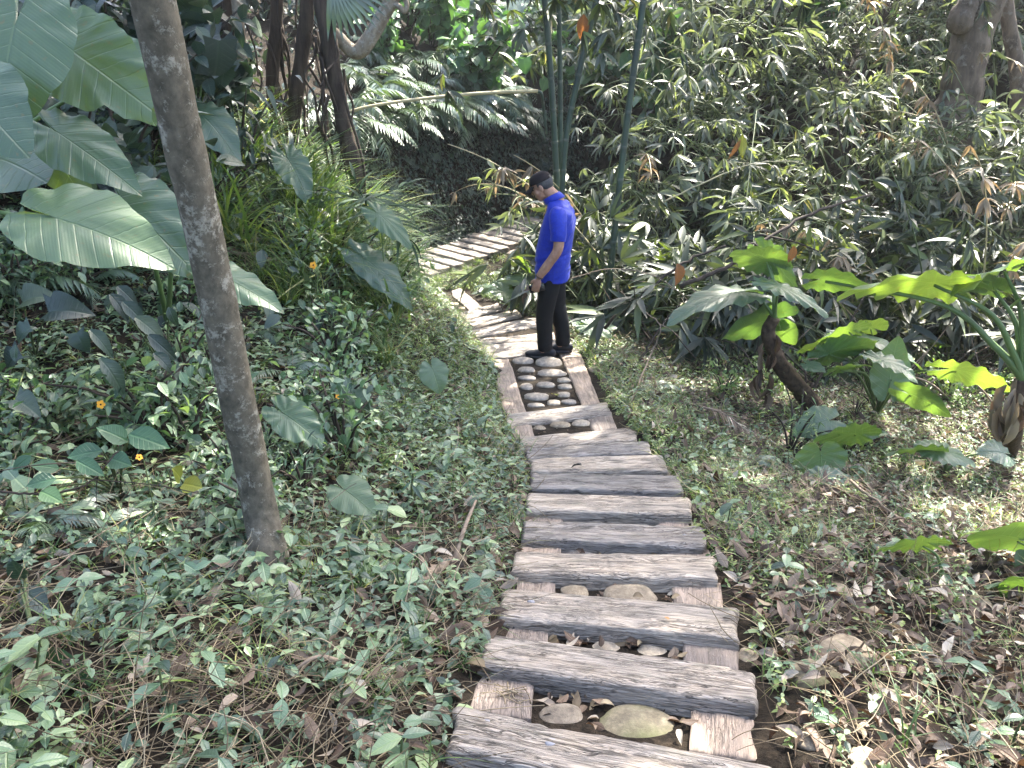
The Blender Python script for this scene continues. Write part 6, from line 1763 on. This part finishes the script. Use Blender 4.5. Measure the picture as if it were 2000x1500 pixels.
for a, b, c, d, n in gaps:
    for k in range(n):
        u, v = rs.rand(2); q = (np.array(a) * (1 - u) + np.array(b) * u) * (1 - v) + (np.array(d) * (1 - u) + np.array(c) * u) * v
        pale = rs.rand() < .3
        if any(((q[0] - bx) / bw) ** 2 + ((q[1] - by) / bh) ** 2 < .85 for bx, by, bw, bh in BOULD) and rs.rand() < .92: continue
        near = q[1] > 900
        flat_leaf('pale curled dry leaf caught in a gap between sleepers' if pale else 'brown dry leaf caught in a gap between sleepers', q[0], q[1], rs.uniform(20, 44) if q[1] > 1200 else rs.uniform(14, 28) if near else rs.uniform(6, 12), rs.uniform(0, 360), CURL if rs.rand() < .7 else FLATDRY, 'straw' if pale else 'litter',
                  -.074 + rs.uniform(0, .026) if near else -.025, group='pale dry leaves in the gaps' if pale else 'brown dry leaves in the gaps', roll=rs.normal(0, .6), seed=k)
# dry leaves on the ground beside the stair
P = np.vstack([scatter(70, (.7, 3.2), (1.4, 4.6), 711, None, 1.2), scatter(40, (-1.8, -.1), (1.3, 4.0), 712, None, 1.2)])
for k, p in enumerate(P):
    rs = RS(720 + k); T = [CURL, FLATDRY, CURL, leaf_tpl(.3, 5, 1.0, .7, .8, .02, .08, .42)][k % 4]; m = MB(); ln = rs.uniform(.045, .10)
    m.batch(T, [np.zeros(3)], np.eye(3)[None], np.array([[ln * 1.1, ln, ln]]), np.array([rs.rand()])); R_ = p[0] > xc(p[1])
    pale = k % 3 == 0; o = m.build('dead_leaf', M['straw' if pale else 'litter']); o.location = Vector((p[0], p[1], p[2] + .03)); o.rotation_euler = (rs.normal(.1, .3), rs.normal(0, .5), rs.rand() * 6.28)
    s_ = 'stony side' if R_ else 'bank side'; tag(o, f"{'pale bleached' if pale else 'brown curled'} dead leaf on the ground on the {s_} of the stair", 'leaf', f"{'pale' if pale else 'brown'} dead leaves on the {s_}")
# fibre strands on the lowest board
m = MB(); rs = RS(731); c = onpath(1000, 1362, -.05)
for k in range(16):
    p = c + rs.normal(0, .025, 3) * (1, 1, .15) + (0, 0, .012); a = rs.normal(-.5, .5); d = np.array([math.cos(a), math.sin(a), 0]) * rs.uniform(.02, .06)
    add_tube(m, spline([p - d, p + rs.normal(0, .006, 3) * (1, 1, .4), p + d], 6), np.full(6, .0016), 4, rs.rand())
tag(m.build('fibre_wisp', M['straw']), 'wisp of pale dry fibres lying on the lowest board', 'fibre')

# ------------------------------------------------------------------ twigs, vines, sticks
def stick(label, pts, r, mat='twig', name='stick', sub=None, group=None, sd=0):
    W = np.array([A(*p) if len(p) == 3 else G(*p, .03) for p in pts]); root = empty(name, W[0]); tag(root, label, name.replace('_', ' '), group)
    m = MB(); P_ = spline(W - W[0], 30); rs = RS(sd + 5); P_ = P_ + rs.normal(0, r * .35, P_.shape); add_tube(m, P_, np.linspace(r, r * .55, 30), 6); m.build('shaft', M[mat], root)
    for k in range(sub or 0):
        i = rs.randint(6, 28); d = rs.normal(0, 1, 3) * (1, 1, .5) * rs.uniform(.08, .3); b = MB(); add_tube(b, spline([P_[i], P_[i] + d * .5 + (0, 0, .02), P_[i] + d], 8), np.linspace(r * .5, r * .25, 8), 5); b.build('twig', M[mat], root)
stick('long bare branch arching over the dead leaves on the stony side', [(1660, 940, 4.3), (1740, 1000, 3.9), (1850, 1110, 3.2), (1960, 1190, 2.9), (2020, 1240, 2.8)], .009, sub=5)
stick('thin dry branch with side twigs lying low over white leaves', [(1640, 1280), (1760, 1240, 2.7), (1900, 1230, 2.75), (2010, 1200, 2.8)], .006, sub=6, sd=1)
stick('bent dry vine sloping down the stony side to the bottom', [(1760, 1290, 2.5), (1830, 1370, 2.25), (1900, 1440, 2.1), (1940, 1510, 2.0)], .007, sub=3, sd=2)
stick('dark dead stem crossing the thicket behind the glowing leaf', [(1330, 560, 7.4), (1420, 520, 7.6), (1560, 430, 8.0), (1700, 380, 8.4)], .022, 'twig_dark', sub=3, sd=3)
stick('leaning dark pole in the hollow below the thicket', [(1180, 640, 7.9), (1250, 580, 7.9), (1340, 510, 8.0), (1420, 480, 8.1)], .020, 'twig_dark', sub=3, sd=4)
stick('slim dark stalk rising out of the hollow by the gully weeds', [(1240, 720, 7.2), (1290, 640, 7.4), (1330, 590, 7.5)], .012, 'twig_dark', sub=3, sd=5)
stick('pale thin arching vine looping over the dark hollow', [(1110, 545, 8.0), (1200, 525, 7.9), (1290, 545, 7.7), (1370, 610, 7.4)], .006, sub=2, sd=6)
stick('curved bleached vine hanging by the weeds in the gully', [(1225, 800), (1268, 700, 6.9), (1290, 640, 7.0), (1262, 610, 7.2)], .008, sub=1, sd=7)
stick('long thin cane arching above the thicket', [(1295, 395, 8.2), (1400, 345, 8.2), (1480, 318, 8.3), (1560, 315, 8.4)], .008, 'culm_dry', sub=2, sd=8)
stick('thin straight cane rising through the pale bamboo leaves', [(1645, 300, 9.3), (1625, 170, 9.4), (1585, 75, 9.5), (1530, 10, 9.6)], .009, 'twig_dark', sub=1, sd=9)
stick('thin dark branch hanging down from above over the pale bamboo', [(1515, -10, 9.0), (1490, 25, 9.0), (1440, 65, 9.1), (1425, 80, 9.1)], .009, 'twig_dark', sub=2, sd=10)
stick('split grey log end lying in seedlings on the bank', [(815, 1140), (850, 1115), (905, 1085)], .026, 'twig', sub=2, sd=11)
stick('fallen dry twig standing in straw with bare side shoots', [(20, 1290), (60, 1180, 2.1), (75, 1120, 2.15)], .006, sub=4, sd=12)
stick('pale twig lying across the straw at the foot of the bank', [(10, 1345), (70, 1295), (85, 1270)], .007, sub=1, sd=13)
stick('thin green runner creeping across the bank below the weeds', [(880, 800), (930, 870), (985, 950)], .004, 'twig_dark', sub=0, sd=14)
stick('thin bare stem climbing among the big leaves of the sapling', [(0, 960, 2.5), (90, 965, 2.55), (170, 945, 2.6), (230, 880, 2.7)], .005, 'twig_dark', sub=3, sd=15)
rs = RS(801)
for k in range(90):
    a = rs.rand() * 6.28; p = scatter(1, (1.0, 6.5), (6.9, 9.2), 810 + k, lambda x, y, d: (d > 1.4) * 1.0)[0]; L_ = rs.uniform(.5, 1.3); d = np.array([math.cos(a) * .8, math.sin(a) * .6, rs.uniform(.2, 1.1)]) * L_
    root = empty('dead_stalk', p); dk = k % 2; tag(root, 'dark dead stalk tangled in the hollow under the bamboo' if dk else 'pale dry stalk tangled in the hollow under the bamboo', 'stalk', 'dark stalks under the bamboo' if dk else 'pale stalks under the bamboo')
    m = MB(); add_tube(m, spline([(0, 0, -.05), d * .5 + rs.normal(0, .1, 3), d], 14), np.linspace(.010, .004, 14) * rs.uniform(.6, 1.5), 5); m.build('shaft', M['twig_dark' if dk else 'twig'], root)
# shredded sheaths hanging on the two elephant ear stems
def skirt(label, top_px, Y, n, ln, seed, mat='brownleaf'):
    c = A(*top_px, Y); root = empty('dead_leaf_skirt', c); tag(root, label, 'dead leaves'); rs = RS(seed)
    for k in range(n):
        a = rs.rand() * 6.28; p = np.array([math.cos(a), math.sin(a), 0]) * .06 + (0, 0, rs.uniform(-.2, .05)); d = np.array([math.cos(a) * .25, math.sin(a) * .25, -1]); l = ln * rs.uniform(.5, 1.1); m = MB()
        m.batch(CURL, [p], frame(d, (math.cos(a), math.sin(a), .2))[None], np.array([[l * .55, l, l]]), np.array([rs.rand()])); m.build('shred', M[mat if k % 3 else 'litter'], root)
skirt('brown shredded dead leaves hanging on the bent dark elephant ear stem', (1502, 660), 6.4, 9, .26, 901, 'litter')
skirt('rusty dead leaf rags standing at the foot of the bent dark stem', (1490, 735), 6.35, 8, .24, 902, 'litter')
skirt('sunlit tan fibres hanging from the thick fibrous stem', (1985, 760), 5.4, 14, .34, 903, 'straw')
# ------------------------------------------------------------------ hazy air
def haze():
    lo = np.array([-62.0, -42.0, -8.0]); hi = np.array([62.0, 92.0, 75.0])
    V = np.array([[x, y, z] for z in (lo[2], hi[2]) for y in (lo[1], hi[1]) for x in (lo[0], hi[0])])
    F = np.array([[0, 2, 3, 1], [4, 5, 7, 6], [0, 1, 5, 4], [2, 6, 7, 3], [0, 4, 6, 2], [1, 3, 7, 5]])
    m, nt, out = new_mat('hazy_air'); v = nt.nodes.new('ShaderNodeVolumePrincipled')
    v.inputs['Color'].default_value = (.93, .95, 1, 1); v.inputs['Density'].default_value = HAZE; v.inputs['Anisotropy'].default_value = .75
    nt.links.new(v.outputs[0], out.inputs['Volume'])
    o = link('haze', mesh_np('haze', V, F, smooth=False), m); tag(o, kind='stuff')
    scene.cycles.volume_bounces = 1
HAZE = .0017
haze()
